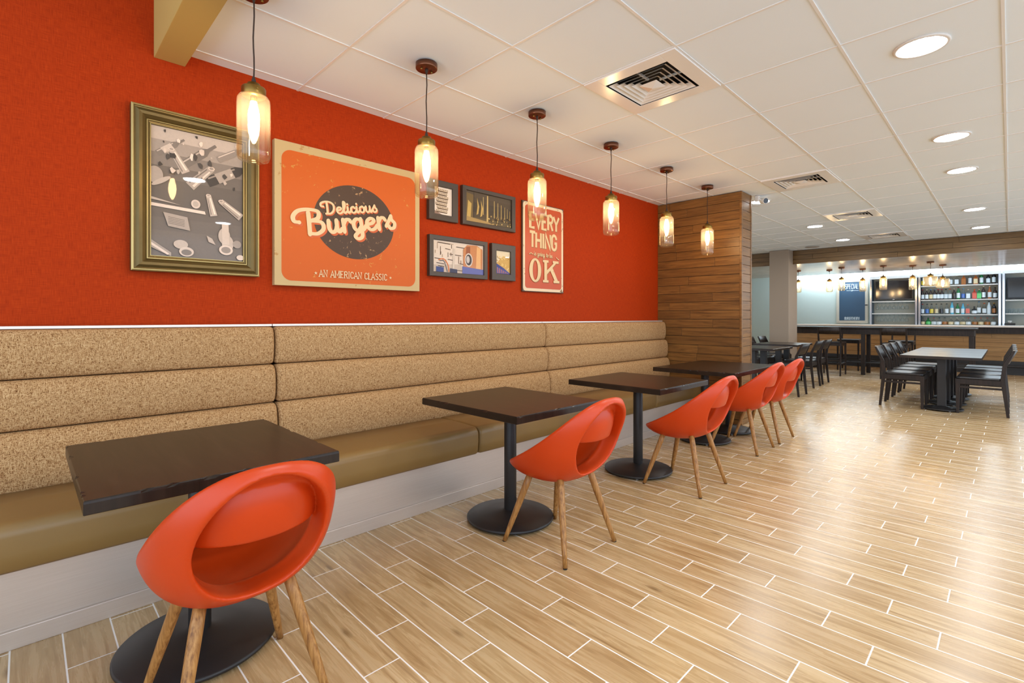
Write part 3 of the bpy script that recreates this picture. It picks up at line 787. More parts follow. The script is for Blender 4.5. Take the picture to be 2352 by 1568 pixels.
# ------------------------------------------------------------------ lettering: strokes drawn as tapered ribbons
def spline(pts, n=7):
    if len(pts) < 3: return [Vector(p) for p in pts]
    P = [Vector(p) for p in pts]; P = [P[0]*2-P[1]]+P+[P[-1]*2-P[-2]]; o = []
    for i in range(1, len(P)-2):
        for k in range(n):
            u = k/n; a, b, c, d = P[i-1:i+3]
            o.append(.5*((2*b)+(c-a)*u+(2*a-5*b+4*c-d)*u*u+(3*b-a-3*c+d)*u**3))
    return o+[P[-2]]
SCRIPT = {  # x-height 1
 'D': (1.45, [[(.38, 1.72), (.36, .9), (.3, .1)], [(-.1, 1.2), (-.38, 1.3), (-.35, 1.68), (.1, 1.92), (.75, 1.86), (1.18, 1.4), (1.14, .6), (.7, .08), (.1, .08)]]),
 'B': (1.62, [[(.55, 1.72), (.5, .9), (.42, .0)], [(-.12, .98), (-.42, 1.1), (-.42, 1.5), (-.05, 1.88), (.6, 1.95), (1.18, 1.75), (1.12, 1.25), (.66, 1.06)], [(.66, 1.06), (1.3, .88), (1.36, .36), (.95, .02), (.45, .06)]]),
 'e': (.85, [[(.12, .5), (.5, .58), (.68, .82), (.45, 1.0), (.16, .78), (.12, .35), (.35, .04), (.65, .1), (.9, .38)]]),
 'l': (.52, [[(-.02, .3), (.28, .9), (.42, 1.55), (.28, 1.85), (.17, 1.5), (.15, .4), (.3, .04), (.55, .3)]]),
 'i': (.5, [[(.18, 1.0), (.15, .35), (.28, .04), (.52, .3)], [(.2, 1.42), (.22, 1.46)]]),
 'c': (.72, [[(.62, .78), (.45, 1.0), (.16, .8), (.12, .35), (.35, .04), (.6, .1), (.8, .35)]]),
 'o': (.82, [[(.42, 1.0), (.13, .78), (.12, .28), (.38, .03), (.64, .25), (.65, .75), (.42, 1.0)], [(.5, .98), (.66, .8), (.9, .85)]]),
 'u': (.98, [[(.16, 1.0), (.13, .38), (.3, .04), (.55, .18), (.68, .55)], [(.7, 1.0), (.68, .3), (.8, .04), (1.02, .28)]]),
 's': (.78, [[(-.05, .25), (.28, .8), (.45, 1.12)], [(.44, 1.1), (.45, .8), (.66, .45), (.56, .08), (.28, .02), (.16, .24)]]),
 'r': (.78, [[(.18, 1.02), (.16, .0)], [(.17, .62), (.36, .95), (.58, 1.0), (.72, .8)]]),
 'g': (.98, [[(.64, .92), (.36, 1.0), (.13, .72), (.14, .25), (.38, .05), (.64, .35)], [(.68, 1.0), (.66, .0), (.6, -.5), (.3, -.66), (.1, -.42), (.36, -.12), (.8, .1), (1.0, .4)]]),
 'n': (.92, [[(.15, 1.0), (.13, .0)], [(.14, .55), (.36, .96), (.58, .9), (.6, .3), (.72, .04), (.94, .28)]]),
 't': (.6, [[(.3, 1.55), (.24, .3), (.38, .04), (.62, .25)], [(.02, 1.02), (.58, 1.02)]]),
 'b': (.82, [[(.16, 1.8), (.13, .15), (.4, .02), (.64, .3), (.6, .8), (.36, .98), (.15, .72)]]),
 ' ': (.6, [])}
def arc(cx, cy, rx, ry, a0, a1, n=12): return [(cx+rx*math.cos(math.radians(a0+(a1-a0)*i/n)), cy+ry*math.sin(math.radians(a0+(a1-a0)*i/n))) for i in range(n+1)]
SANS = {  # cap height 1, condensed; polylines; serif feet positions in the third item
 'A': (.62, [[(0, 0), (.27, 1), (.54, 0)], [(.1, .33), (.44, .33)]], [(0, 0), (.54, 0)]),
 'N': (.62, [[(.04, 0), (.04, 1), (.5, 0), (.5, 1)]], [(.04, 0), (.04, 1), (.5, 1)]),
 'M': (.78, [[(.04, 0), (.04, 1), (.34, .3), (.64, 1), (.64, 0)]], [(.04, 0), (.04, 1), (.64, 1), (.64, 0)]),
 'E': (.56, [[(.46, 1), (.06, 1), (.06, 0), (.46, 0)], [(.06, .52), (.38, .52)]], [(.06, 0), (.06, 1)]),
 'R': (.6, [[(.06, 0), (.06, 1)]+[(.3, 1)]+arc(.3, .76, .2, .24, 90, -90, 8)+[(.06, .52)], [(.28, .52), (.5, 0)]], [(.06, 0), (.5, 0)]),
 'I': (.3, [[(.12, 0), (.12, 1)]], [(.12, 0), (.12, 1)]),
 'C': (.58, [[(.48, .72)]+arc(.27, .74, .21, .26, 10, 180, 8)+arc(.27, .26, .21, .26, 180, 350, 8)], []),
 'G': (.6, [[(.48, .72)]+arc(.27, .74, .21, .26, 10, 180, 8)+arc(.27, .26, .21, .26, 180, 360, 8)+[(.48, .46), (.3, .46)]], []),
 'L': (.52, [[(.06, 1), (.06, 0), (.44, 0)]], [(.06, 1), (.06, 0)]),
 'S': (.56, [arc(.26, .76, .2, .24, 20, 200, 8)+arc(.26, .25, .21, .25, 60, -160, 8)], []),
 'V': (.6, [[(0, 1), (.27, 0), (.54, 1)]], [(0, 1), (.54, 1)]),
 'Y': (.6, [[(0, 1), (.27, .45), (.54, 1)], [(.27, .47), (.27, 0)]], []),
 'T': (.54, [[(0, 1), (.5, 1)], [(.25, 1), (.25, 0)]], []),
 'H': (.62, [[(.06, 0), (.06, 1)], [(.5, 0), (.5, 1)], [(.06, .5), (.5, .5)]], []),
 'P': (.56, [[(.06, 0), (.06, 1), (.28, 1)]+arc(.28, .74, .19, .26, 90, -90, 8)+[(.06, .48)]], []),
 'B': (.58, [[(.06, 0), (.06, 1), (.27, 1)]+arc(.27, .76, .18, .24, 90, -90, 6)+[(.06, .52)], [(.27, .52)]+arc(.28, .26, .2, .26, 90, -90, 6)+[(.06, 0)]], []),
 'U': (.6, [[(.05, 1), (.05, .28)]+arc(.27, .26, .22, .26, 180, 360, 8)+[(.49, 1)]], []),
 'O': (.6, [arc(.27, .5, .23, .5, 0, 360, 20)], []),
 '(': (.3, [arc(.4, .5, .3, .7, 130, 230, 8)], []), ')': (.3, [arc(-.2, .5, .3, .7, 50, -50, 8)], []),
 ' ': (.34, [], [])}
class Ink:
    """flat printed shapes on a wall panel: x along the wall, z up, lifted a fraction of a millimetre layer by layer"""
    def __init__(s, y0, step=.00012, plane='y'): s.mb = MB(); s.y = y0; s.step = step; s.cols = []; s.plane = plane
    def P(s, x, z): return (x, s.y, z) if s.plane == 'y' else (s.y, -x, z)
    def poly(s, pts, col=None, mi=0):
        area = sum(pts[i][0]*pts[(i+1) % len(pts)][1]-pts[(i+1) % len(pts)][0]*pts[i][1] for i in range(len(pts)))
        if area < 0: pts = pts[::-1]
        s.mb.add([s.P(*p) for p in pts], [tuple(range(len(pts)))], mi); s.cols.append(col or (1, 1, 1, 1)); s.y -= s.step
    def fan(s, pts, c, col=None, mi=0):
        n = len(pts); s.mb.add([s.P(*p) for p in pts]+[s.P(*c)], [(i, (i+1) % n, n) for i in range(n)], mi); s.cols += [col or (1, 1, 1, 1)]*n; s.y -= s.step
    def ribbon(s, pts, wd, col=None, mi=0, taper=False):
        pts = [Vector(p) for p in pts]; n = len(pts); L = []; R = []
        for i, p in enumerate(pts):
            d = pts[min(i+1, n-1)]-pts[max(i-1, 0)]
            if d.length < 1e-9: d = Vector((1, 0))
            d.normalize()
            k = 1.0
            if 0 < i < n-1:
                d1 = (p-pts[i-1]).normalized(); d2 = (pts[i+1]-p).normalized(); k = 1/max(.55, math.sqrt(max(0, (1+d1.dot(d2))/2)))
            q = Vector((-d.y, d.x))*wd/2*k*((.72+.28*abs(d.y)) if taper else 1); L.append(p+q); R.append(p-q)
        vs = []
        for side in (L, R):
            for i, v in enumerate(side):
                q = s.P(*v); e = s.step*.9*i/n; vs.append((q[0], q[1]-e, q[2]) if s.plane == 'y' else (q[0]-e, q[1], q[2]))
        s.mb.add(vs, [(i, n+i, n+i+1, i+1) for i in range(n-1)], mi); s.cols += [col or (1, 1, 1, 1)]*(n-1)
        s.y -= s.step
    def disc(s, x, z, rx, rz, col=None, mi=0, ang=0, n=28):
        ca, sa = math.cos(ang), math.sin(ang)
        s.poly([(x+rx*math.cos(a)*ca-rz*math.sin(a)*sa, z+rx*math.cos(a)*sa+rz*math.sin(a)*ca) for a in [2*PI*k/n for k in range(n)]], col, mi)
    def rrect(s, x0, z0, x1, z1, r, col=None, mi=0):
        p = arc(x1-r, z1-r, r, r, 0, 90, 8)+arc(x0+r, z1-r, r, r, 90, 180, 8)+arc(x0+r, z0+r, r, r, 180, 270, 8)+arc(x1-r, z0+r, r, r, 270, 360, 8)
        s.poly(p, col, mi)
    def script(s, txt, x, z, sx, sz, ang, wd, mi=0, col=None):
        ca, sa = math.cos(ang), math.sin(ang); u = 0
        for chx in txt:
            adv, sts = SCRIPT[chx]
            for st_ in sts:
                p = spline(st_); q = [((u+a)*sx, b*sz) for a, b in p]; q = [(x+a*ca-b*sa, z+a*sa+b*ca) for a, b in q]
                s.ribbon(q, wd, col, mi, True)
                for e in (q[0], q[-1]): s.disc(e[0], e[1], wd*.5*.9, wd*.5*.9, col, mi, n=12)
            u += adv
        return u*sx
    def sans(s, txt, x, z, sx, sz, wd, mi=0, col=None, serif=0.0, track=0.0):
        u = 0
        for chx in txt:
            adv, sts, feet = SANS[chx]
            for st_ in sts:
                q = [(x+(u+a)*sx, z+wd/2+b*(sz-wd)) for a, b in st_]
                s.ribbon(q, wd, col, mi)
            if serif:
                for a, b in feet:
                    X = x+(u+a)*sx; Zs = z+wd*.35+b*(sz-wd*.7); s.ribbon([(X-serif, Zs), (X+serif, Zs)], wd*.7, col, mi)
            u += adv+track
        return u*sx
    def build(s, name, mats, parent, colored=False): return s.mb.build(name, mats, parent, colors=s.cols if colored else None)
def ring_frame(mb, x0, z0, x1, z1, prof, mis=None):
    """prof: (inset, y) rings from the outer back edge to the inner edge"""
    vs = []
    for a, y in prof: vs += [(x0+a, y, z0+a), (x1-a, y, z0+a), (x1-a, y, z1-a), (x0+a, y, z1-a)]
    for k in range(len(prof)-1):
        f = [(k*4+i, k*4+(i+1) % 4, (k+1)*4+(i+1) % 4, (k+1)*4+i) for i in range(4)]
        o = len(mb.v)
        mb.f += [tuple(o+j for j in q) for q in f]; mb.mi += [mis[k] if mis else 0]*4; mb.sm += [False]*4
    mb.v += vs

# ---- bronze framed black-and-white photograph
W_, H_ = .605, .852
t = thing('framed_picture', 'large bronze-framed sepia photograph of tumbling glasses and bottles', 'picture', (.381, WALL, 1.46), 0)
mb = MB(); ring_frame(mb, 0, 0, W_, H_, [(0, -.001), (0, -.046), (.006, -.05), (.010, -.05), (.012, -.046), (.018, -.044), (.032, -.052), (.046, -.05), (.058, -.04), (.064, -.034), (.066, -.038), (.070, -.038), (.072, -.032), (.079, -.03), (.081, -.033), (.084, -.033), (.085, -.018)],
                      [0, 1, 1, 0, 0, 0, 0, 0, 0, 1, 1, 0, 0, 1, 1, 0])
mb.build('frame', ['bronze', 'bronzelight'], t)
a = Ink(-.020); w0, h0 = .0852, .0852; w1, h1 = W_-.0852, H_-.0852
def G(v, warm=1.0): v = v**1.6; return (v, v*.78, v*.62, 1)
def U(x, z): return (w0+(w1-w0)*x, h0+(h1-h0)*z)
def A(pts, v): a.poly([U(*p) for p in pts], G(v))
def loc_shape(cx, cz, ang, sc, pts): ca, sa = math.cos(ang), math.sin(ang); return [(cx+sc*(p*ca-q*sa), cz+sc*(p*sa+q*ca)*.66) for p, q in pts]
for k in range(10): A([(0, 1-k*.1-.1), (1, 1-k*.1-.1), (1, 1-k*.1), (0, 1-k*.1)], [.74, .58, .44, .34, .30, .30, .32, .34, .36, .36][k])
BOT = [(-.1, -.5), (.1, -.5), (.1, .15), (.04, .28), (.035, .5), (-.035, .5), (-.04, .28), (-.1, .15)]
GLS = [(-.11, -.5), (.11, -.5), (.16, .5), (-.16, .5)]
def bottle_art(cx, cz, ang, sc, v, lab=None):
    A(loc_shape(cx, cz, ang, sc, BOT), v)
    A(loc_shape(cx, cz, ang, sc, [(-.075, -.45), (-.045, -.45), (-.045, .12), (-.075, .12)]), min(1, v+.35))
    if lab: A(loc_shape(cx, cz, ang, sc, [(-.1, -.3), (.1, -.3), (.1, .05), (-.1, .05)]), lab)
def glass_art(cx, cz, ang, sc, v):
    A(loc_shape(cx, cz, ang, sc, GLS), v); A(loc_shape(cx, cz, ang, sc, [(-.07, -.35), (-.02, -.35), (-.03, .42), (-.1, .42)]), min(1, v+.3))
    A(loc_shape(cx, cz, ang, sc, [(.05, -.35), (.085, -.35), (.12, .42), (.07, .42)]), v-.25)
    a.disc(*U(*loc_shape(cx, cz, ang, sc, [(0, -.48)])[0]), .05*sc*.9, .03*sc, G(.85))
    a.disc(*U(*loc_shape(cx, cz, ang, sc, [(0, -.48)])[0]), .033*sc*.9, .018*sc, G(v-.1))
rnd = random.Random(11)
bottle_art(.2, .86, -.9, .36, .42, .8); bottle_art(.5, .83, -.85, .5, .38); glass_art(.28, .76, -2.6, .3, .7)
bottle_art(.86, .73, -1.05, .62, .16, .62); bottle_art(.88, .9, -1.0, .4, .5); glass_art(.52, .66, 2.4, .36, .62)
for k in range(26):
    x, z = rnd.uniform(.05, .95), rnd.uniform(.6, .98); r = rnd.uniform(.01, .035)
    A([(x+r*math.cos(q)*rnd.uniform(.4, 1.2), z+r*math.sin(q)*rnd.uniform(.4, 1.2)) for q in [j*2*PI/7 for j in range(7)]], rnd.choice((.95, .85, .7, .2, .15)))
a.disc(*U(.04, .62), .035, .045, G(.62)); a.disc(*U(.1, .58), .05, .012, G(.7), ang=.6)
A([(0, .405), (.56, .385), (.57, .36), (0, .38)], .9); A([(0, .45), (.3, .41), (0, .43)], .7)
a.disc(*U(.46, .435), .022, .024, G(.82)); a.disc(*U(.46, .435), .014, .015, G(.68))
glass_art(.63, .44, -2.9, .26, .72); glass_art(.86, .43, -2.2, .3, .66)
A([(.12, .34), (.37, .32), (.4, .215), (.17, .235)], .62); [A([(.17, .31-k*.012), (.34, .295-k*.012), (.34, .291-k*.012), (.17, .306-k*.012)], .35) for k in range(5)]
for p in ((.78, .2), (.82, .14)): a.disc(*U(*p), .03, .045, G(.72))
A([(.76, .13), (.84, .13), (.83, .3), (.75, .3)], .8); a.disc(*U(.8, .085), .035, .028, G(.85)); a.disc(*U(.8, .085), .024, .018, G(.5)); a.disc(*U(.93, .14), .022, .022, G(.55))
A([(.58, .19), (.64, .17), (.68, .12), (.6, .14)], .7); a.disc(*U(.3, .1), .033, .024, G(.72)); a.disc(*U(.36, .045), .034, .026, G(.8)); a.disc(*U(.36, .04), .024, .016, G(.4))
A([(0, .12), (.2, .03), (.2, .0), (0, .06)], .6); A([(0, .1), (.18, .02), (.16, .01), (0, .08)], .9); a.disc(*U(.97, .03), .02, .015, G(.85))
a.build('photograph', 'print', t, True)

# ---- burger panel
t = thing('canvas_panel', 'large square orange and cream panel reading Delicious Burgers', 'picture', (1.073, WALL, 1.417), 0)
PW, PH, PD = 1.04, .887, -.042
MB().box(0, PD, 0, PW, -.001, PH).build('panel', 'panelcream', t, .0015)
a = Ink(PD-.0004, .0003); a.rrect(.040, .031, PW-.038, PH-.05, .06); a.build('orange_field', 'panelorange', t)
a = Ink(PD-.0012, .0003); a.disc(.527, .447, .291, .248, n=64); a.build('dark_oval', 'panelbrown', t)
AN = math.radians(10.7)
for nm, mt, y, dx, dz in (('word_shadow', 'panelshadow', PD-.002, .012, -.010), ('word', 'letter', PD-.0052, 0, 0)):
    a = Ink(y, .00005); a.script('Burgers', .171+dx, .322+dz, .1005, .080, AN, .0285); a.build(nm, mt, t)
    a = Ink(y-.0014, .00005); a.script('Delicious', .312+dx*.6, .472+dz*.6, .0535, .0415, AN, .0150); a.build(nm, mt, t)
a = Ink(PD-.0045, .0001); a.sans('AN AMERICAN CLASSIC', .272, .064, .0440, .047, .0056, serif=.0052, track=.045); a.build('slogan', 'letter', t)
for x in (.250, .79):
    a = Ink(PD-.0045, .0001); p = [(x+(.0115 if k % 2 == 0 else .0046)*math.sin(k*PI/5), .087+(.0115 if k % 2 == 0 else .0046)*math.cos(k*PI/5)) for k in range(10)]
    a.fan(p[::-1], (x, .087)); a.build('printed_star', 'letter', t)

# ---- four small dark framed pictures
def small_frame(x0, x1, z0, z1, bx, bz, label):
    t = thing('framed_picture', label, 'picture', (x0, WALL, z0), 0, 'small dark framed pictures'); w, h = x1-x0, z1-z0
    mb = MB(); prof = [(0, 0, -.001), (0, 0, -.036), (.003, .003, -.038), (bx-.003, bz-.003, -.036), (bx, bz, -.033), (bx, bz, -.02)]
    vs = []
    for a_, c_, y in prof: vs += [(a_, y, c_), (w-a_, y, c_), (w-a_, y, h-c_), (a_, y, h-c_)]
    mb.add(vs, [(k*4+i, k*4+(i+1) % 4, (k+1)*4+(i+1) % 4, (k+1)*4+i) for k in range(len(prof)-1) for i in range(4)])
    mb.build('frame', 'frame', t)
    ink = Ink(-.0205, .0001)
    def UV(x, z): return (bx+(w-2*bx)*x, bz+(h-2*bz)*z)
    def R(pts, c): ink.poly([UV(*p) for p in pts], c)
    return t, ink, UV, R, (w-2*bx, h-2*bz)
t, a, UV, R, wh = small_frame(2.205, 2.487, 1.98, 2.292, .053, .048, 'small dark frame with a pale photograph of stacked bowls, upper left of the four')
R([(0, 0), (1, 0), (1, 1), (0, 1)], srgb(236, 222, 208)); R([(0, 0), (.5, 0), (.15, .1), (0, .16)], srgb(150, 120, 104))
for k in range(7):
    z = .12+k*.125; x = .42+.04*math.sin(k*2.1)
    R([(x-.3, z), (x+.34, z-.015), (x+.3, z-.05), (x-.24, z-.045)], srgb(96, 72, 50)); R([(x-.3, z), (x+.34, z-.015), (x+.36, z+.06), (x-.32, z+.075)], srgb(214, 196, 172))
    for j in range(7): R([(x-.28+j*.09, z+.02), (x-.235+j*.09, z+.015), (x-.24+j*.09, z+.045), (x-.28+j*.09, z+.05)], srgb(110, 84, 56))
a.build('photograph', 'print', t, True)
t, a, UV, R, wh = small_frame(2.535, 3.143, 1.983, 2.302, .042, .034, 'dark frame with a dim brassy photograph of bar taps, upper right of the four')
for k in range(6): R([(0, k/6), (1, k/6), (1, (k+1)/6), (0, (k+1)/6)], srgb(*[(92, 78, 52), (74, 62, 44), (62, 52, 40), (66, 56, 44), (78, 66, 50), (84, 72, 56)][k]))
R([(0, 0), (.14, 0), (.16, .9), (0, .95)], srgb(112, 92, 52)); R([(.02, .1), (.1, .08), (.12, .6), (.05, .7)], srgb(196, 166, 92)); R([(.165, 0), (.175, 0), (.175, .98), (.165, .99)], srgb(40, 32, 24))
for (x, w_, z0, z1) in ((.44, .05, .08, .97), (.36, .02, .3, .9), (.6, .022, .25, .84), (.68, .02, .2, .8), (.76, .018, .25, .75), (.84, .016, .28, .7), (.9, .014, .3, .66), (.96, .012, .3, .6)):
    R([(x, z0), (x+w_, z0), (x+w_*.8, z1), (x+w_*.2, z1)], srgb(212, 184, 116)); R([(x+w_*.6, z0), (x+w_, z0), (x+w_*.8, z1), (x+w_*.6, z1)], srgb(122, 98, 54))
for (x, z) in ((.26, .55), (.34, .5)): R([(x-.04, z-.3), (x, z-.25), (x+.02, z), (x-.03, z+.28), (x-.02, z)], srgb(190, 160, 92))
rnd = random.Random(3)
for k in range(40): x, z = rnd.uniform(.45, .98), rnd.uniform(.03, .3); a.disc(*UV(x, z), .006, .006, srgb(*rnd.choice(((220, 190, 120), (150, 118, 62), (60, 44, 28)))), n=8)
R([(.0, .0), (.6, .0), (.45, .08), (.0, .16)], srgb(170, 140, 84)); a.build('photograph', 'print', t, True)
t, a, UV, R, wh = small_frame(2.21, 2.807, 1.542, 1.862, .038, .036, 'dark frame with a photograph of a copper tank and pipes, lower left of four')
R([(0, 0), (1, 0), (1, 1), (0, 1)], srgb(222, 204, 186)); R([(0, 0), (.55, 0), (.55, .3), (0, .22)], srgb(196, 176, 156))
rnd = random.Random(9)
for k in range(26):
    x, z = rnd.uniform(0, .6), rnd.uniform(.1, 1); L = rnd.uniform(.08, .3); c_ = srgb(*rnd.choice(((70, 48, 34), (120, 92, 70), (96, 70, 50), (176, 150, 126))))
    if rnd.random() < .5: R([(x, z), (min(x+L, .98), z-.02), (min(x+L, .98), z-.045), (x, z-.025)], c_)
    else: R([(x, z-L), (x+.012, z-L), (x+.012, z), (x, z)], c_)
R([(.36, .0), (.4, .0), (.42, .78), (.38, .8)], srgb(206, 190, 172))
a.ribbon([UV(*p) for p in spline([(.1, .38), (.2, .42), (.28, .25), (.3, .02)])], .008, srgb(214, 112, 44)); a.ribbon([UV(*p) for p in spline([(.12, .35), (.2, .36), (.24, .2), (.27, .02)])], .006, srgb(60, 50, 60))
R([(.58, .2), (.98, .16), (.98, .86), (.86, .98), (.66, .96), (.58, .8)], srgb(196, 128, 78)); R([(.62, .3), (.72, .3), (.72, .92), (.64, .9)], srgb(150, 84, 48)); R([(.84, .2), (.94, .2), (.94, .9), (.86, .94)], srgb(226, 172, 112))
a.disc(*UV(.69, .47), .042, .056, srgb(210, 196, 184)); a.disc(*UV(.69, .47), .032, .045, srgb(60, 52, 54)); a.disc(*UV(.675, .48), .018, .03, srgb(196, 186, 180))
R([(.56, .0), (1, .0), (1, .18), (.56, .24)], srgb(92, 96, 160)); R([(.06, .0), (.2, .0), (.2, .15), (.06, .17)], srgb(36, 56, 120)); R([(.32, .0), (.46, .0), (.46, .12), (.32, .14)], srgb(40, 40, 70))
a.build('photograph', 'print', t, True)
t, a, UV, R, wh = small_frame(2.857, 3.143, 1.545, 1.862, .056, .058, 'small dark frame with golden fries on blue, lower right of the four')
R([(0, 0), (1, 0), (1, 1), (0, 1)], srgb(232, 214, 178)); R([(0, .42), (.6, .18), (1, .0), (1, .75), (.5, .78)], srgb(206, 164, 84))
rnd = random.Random(4)
for k in range(26):
    x, z = rnd.uniform(.1, .95), rnd.uniform(.2, .72)
    if z > .5-.45*x: an = rnd.uniform(0, 3); a.ribbon([UV(x, z), UV(min(.99, max(.01, x+.15*math.cos(an))), min(.98, z+.1*math.sin(an)))], .0065, srgb(*rnd.choice(((232, 200, 120), (178, 130, 52), (240, 214, 150)))))
R([(0, 0), (1, 0), (.96, .06), (.55, .26), (0, .46)], srgb(44, 56, 132))
for k in range(12): x = .05+k*.07; R([(x, .03), (x+.05, .02), (x+.02, max(.05, .3-.3*x)), (x-.03, max(.06, .32-.3*x))], srgb(*((188, 112, 70) if k % 2 else (70, 70, 150))))
a.build('photograph', 'print', t, True)

# ---- tin sign
t = thing('tin_sign', 'tall worn tin sign with cream lettering, everything is going to be ok', 'sign', (3.249, WALL, 1.46), 0)
SW, SH = .592, .842
MB().box(0, -.02, 0, SW, -.001, SH).build('sheet', 'tinedge', t, .003)
a = Ink(-.0204, .0002); a.rrect(.008, .008, SW-.008, SH-.008, .03); a.build('cream_border', 'tincream', t)
a = Ink(-.021, .0002); a.rrect(.034, .034, SW-.034, SH-.034, .03); a.build('orange_field', 'tinorange', t)
def sign_text(a, dx, dz):
    a.sans('EVERY', .092+dx, .592+dz, .150, .166, .026, track=-.01); a.sans('THING', .094+dx, .408+dz, .151, .167, .026, track=-.01)
    a.script('is going to be', .150+dx, .345+dz, .0255, .0245, -.02, .0055)
    a.ribbon([(.36-.02+x*.9*0+dx, 0) for x in ()] or [(.085+dx, .352+dz), (.11+dx, .366+dz), (.135+dx, .352+dz)], .007); a.ribbon([(.47+dx, .352+dz), (.49+dx, .338+dz), (.515+dx, .33+dz)], .007)
    # slab O with weighted sides, K with slab feet
    O = [(.168+.083*math.cos(q), .206+.112*math.sin(q)) for q in [k*2*PI/40 for k in range(40)]]; I_ = [(.168+.036*math.cos(q), .206+.092*math.sin(q)) for q in [k*2*PI/40 for k in range(40)]]
    n = 40; a.mb.add([a.P(x+dx, z+dz) for x, z in O]+[a.P(x+dx, z+dz) for x, z in I_], [(i, (i+1) % n, n+(i+1) % n, n+i) for i in range(n)]); a.cols += [(1, 1, 1, 1)]*n
    Z0, Z1 = .098, .312
    for pts in ([(.295, Z0), (.335, Z0), (.335, Z1), (.295, Z1)], [(.275, Z0), (.357, Z0), (.357, Z0+.022), (.275, Z0+.022)], [(.275, Z1-.022), (.357, Z1-.022), (.357, Z1), (.275, Z1)],
                [(.335, .175), (.335, .215), (.45, Z1-.01), (.485, Z1-.01)], [(.375, .225), (.405, .262), (.505, Z0+.01), (.455, Z0+.01)],
                [(.43, Z0), (.52, Z0), (.52, Z0+.022), (.43, Z0+.022)], [(.42, Z1-.022), (.508, Z1-.022), (.508, Z1), (.42, Z1)]):
        a.poly([(x+dx, z+dz) for x, z in pts])
a = Ink(-.0218, .00004); sign_text(a, .006, -.006); a.build('lettering_shadow', 'tinshadow', t)
a = Ink(-.0228, .00004); sign_text(a, 0, 0); a.build('lettering', 'letter', t)
for x in (.012, SW-.012):
    for z in (.012, SH-.012):
        o = MB().lathe([(0, .003), (.004, .002), (.005, 0)], 10).build('screw', 'nickel', t); o.rotation_euler = (PI/2, 0, 0); o.location = (x, -.021, z)

# ------------------------------------------------------------------ the bar
t = thing('bar_counter', 'long bar with honey plank front, dark apron and pale stone top', 'bar', (15.2, 0, 0)); y0, y1 = -3.2, 4.35
MB().box(-.5, y0, 1.008, .32, y1, 1.045).build('countertop', 'counter', t, .004)
MB().box(-.38, y0+.05, .87, .28, y1-.03, 1.008).build('apron', 'darkwood', t)
mb = MB(); plank_fill(mb, 'y', y0+.06, y1-.04, .285, .87, -.3, -.28, .098, (1.2, 2.4), seed=12); mb.build('plank_front', 'barwood', t)
MB().box(-.28, y0+.06, 0, .26, y1-.04, .87).build('carcass', 'blackpaint', t)
MB().box(-.325, y0+.06, 0, -.28, y1-.04, .285).build('kick_base', 'blackpaint', t)
MB().tube([(-.5, y0+.1, .19), (-.5, y1-.1, .19)], .02, 14).build('foot_rail', 'blackpaint', t)
for i in range(6):
    y = y0+.3+i*1.38; MB().tube([(-.5, y, .19), (-.3, y, .19)], .012, 8).build('rail_bracket', 'blackpaint', t)
t = thing('back_counter', 'white-topped counter behind the bar under the bottle shelves', 'counter', (16.5, 0, 0))
MB().box(-.25, -3.2, .985, .398, 3.05, 1.025).build('countertop', 'counter', t, .003); MB().box(-.22, -3.15, 0, .398, 3.0, .985).build('cabinet', 'blackpaint', t)
def unit(ya, yb, shelves, label, post0, post1):
    t = thing('back_bar_shelving', label, 'shelf', (16.6, (ya+yb)/2, 1.025), 0, 'back bar shelving'); m = (ya+yb)/2; Z0 = 1.025
    MB().box(.255, ya-m, 0, .275, yb-m, 2.34-Z0).build('back_panel', 'cooler', t)
    for y, wd, k in ((ya, post0, 'slate'), (yb, post1, 'slate')):
        MB().box(-.06, y-m-wd/2, 0, .255, y-m+wd/2, 2.262-Z0).build('side_panel', k, t, .002)
        MB().box(-.075, y-m-.02, 0, -.06, y-m+.02, 2.262-Z0).build('upright', 'chrome', t)
    for z in shelves: MB().box(-.05, ya-m+post0/2, z-.03-Z0, .255, yb-m-post1/2, z-Z0).build('shelf', 'shelf', t, .002)
    MB().box(-.08, ya-m-.02, 2.262-Z0, .255, yb-m+.02, 2.335-Z0).build('top_rail', 'white', t)
    return t
unit(1.72, 2.69, (1.66, 1.335), 'shelving unit with a television above hanging glasses, beside the chalkboard', .06, .05)
unit(.17, 1.655, (2.035, 1.675, 1.302), 'central lit shelving unit holding four rows of bottles', .06, .05)
unit(-1.4, .105, (1.64, 1.32), 'shelving unit with a television at the right edge of the picture', .05, .06)
MB_c = MB().box(16.52, -3.2, 2.345, 16.56, 4.6, 2.62); o = MB_c.build('led_cove_strip', 'cove'); tag(o, 'long blue-white glowing light strip above the back bar shelves', 'light')
def tv(y0, y1, z0, z1, label):
    t = thing('television', label, 'television', (16.72, (y0+y1)/2, z0), 0, 'bar televisions'); m = (y0+y1)/2
    MB().box(-.03, y0-m, 0, .03, y1-m, z1-z0).build('bezel', 'bezel', t, .004)
    MB().box(-.034, y0-m+.02, .035, -.03, y1-m-.02, z1-z0-.02).build('screen', 'screen', t)
    MB().box(-.032, -.02, .012, -.0295, .02, .02).build('badge', 'chrome', t)
    MB().box(.03, -.15, .1, .13, .15, .35).build('wall_bracket', 'blackpaint', t)
tv(1.80, 2.62, 1.69, 2.22, 'black flat television above the glasses, beside the chalkboard')
tv(-.85, .05, 1.665, 2.17, 'black flat television at the far right edge')
t = thing('chalkboard', 'blue-grey chalkboard in a whitewashed frame with the word special', 'chalkboard', (16.895, 3.185, 1.055), 0)
mb = MB(); hw = .38; hh = 1.24
mb.box(-.04, -hw, 0, 0, hw, .075).box(-.04, -hw, hh-.06, 0, hw, hh).box(-.04, -hw, .075, 0, -hw+.07, hh-.06).box(-.04, hw-.07, .075, 0, hw, hh-.06)
mb.build('frame', 'paleoak', t, .002)
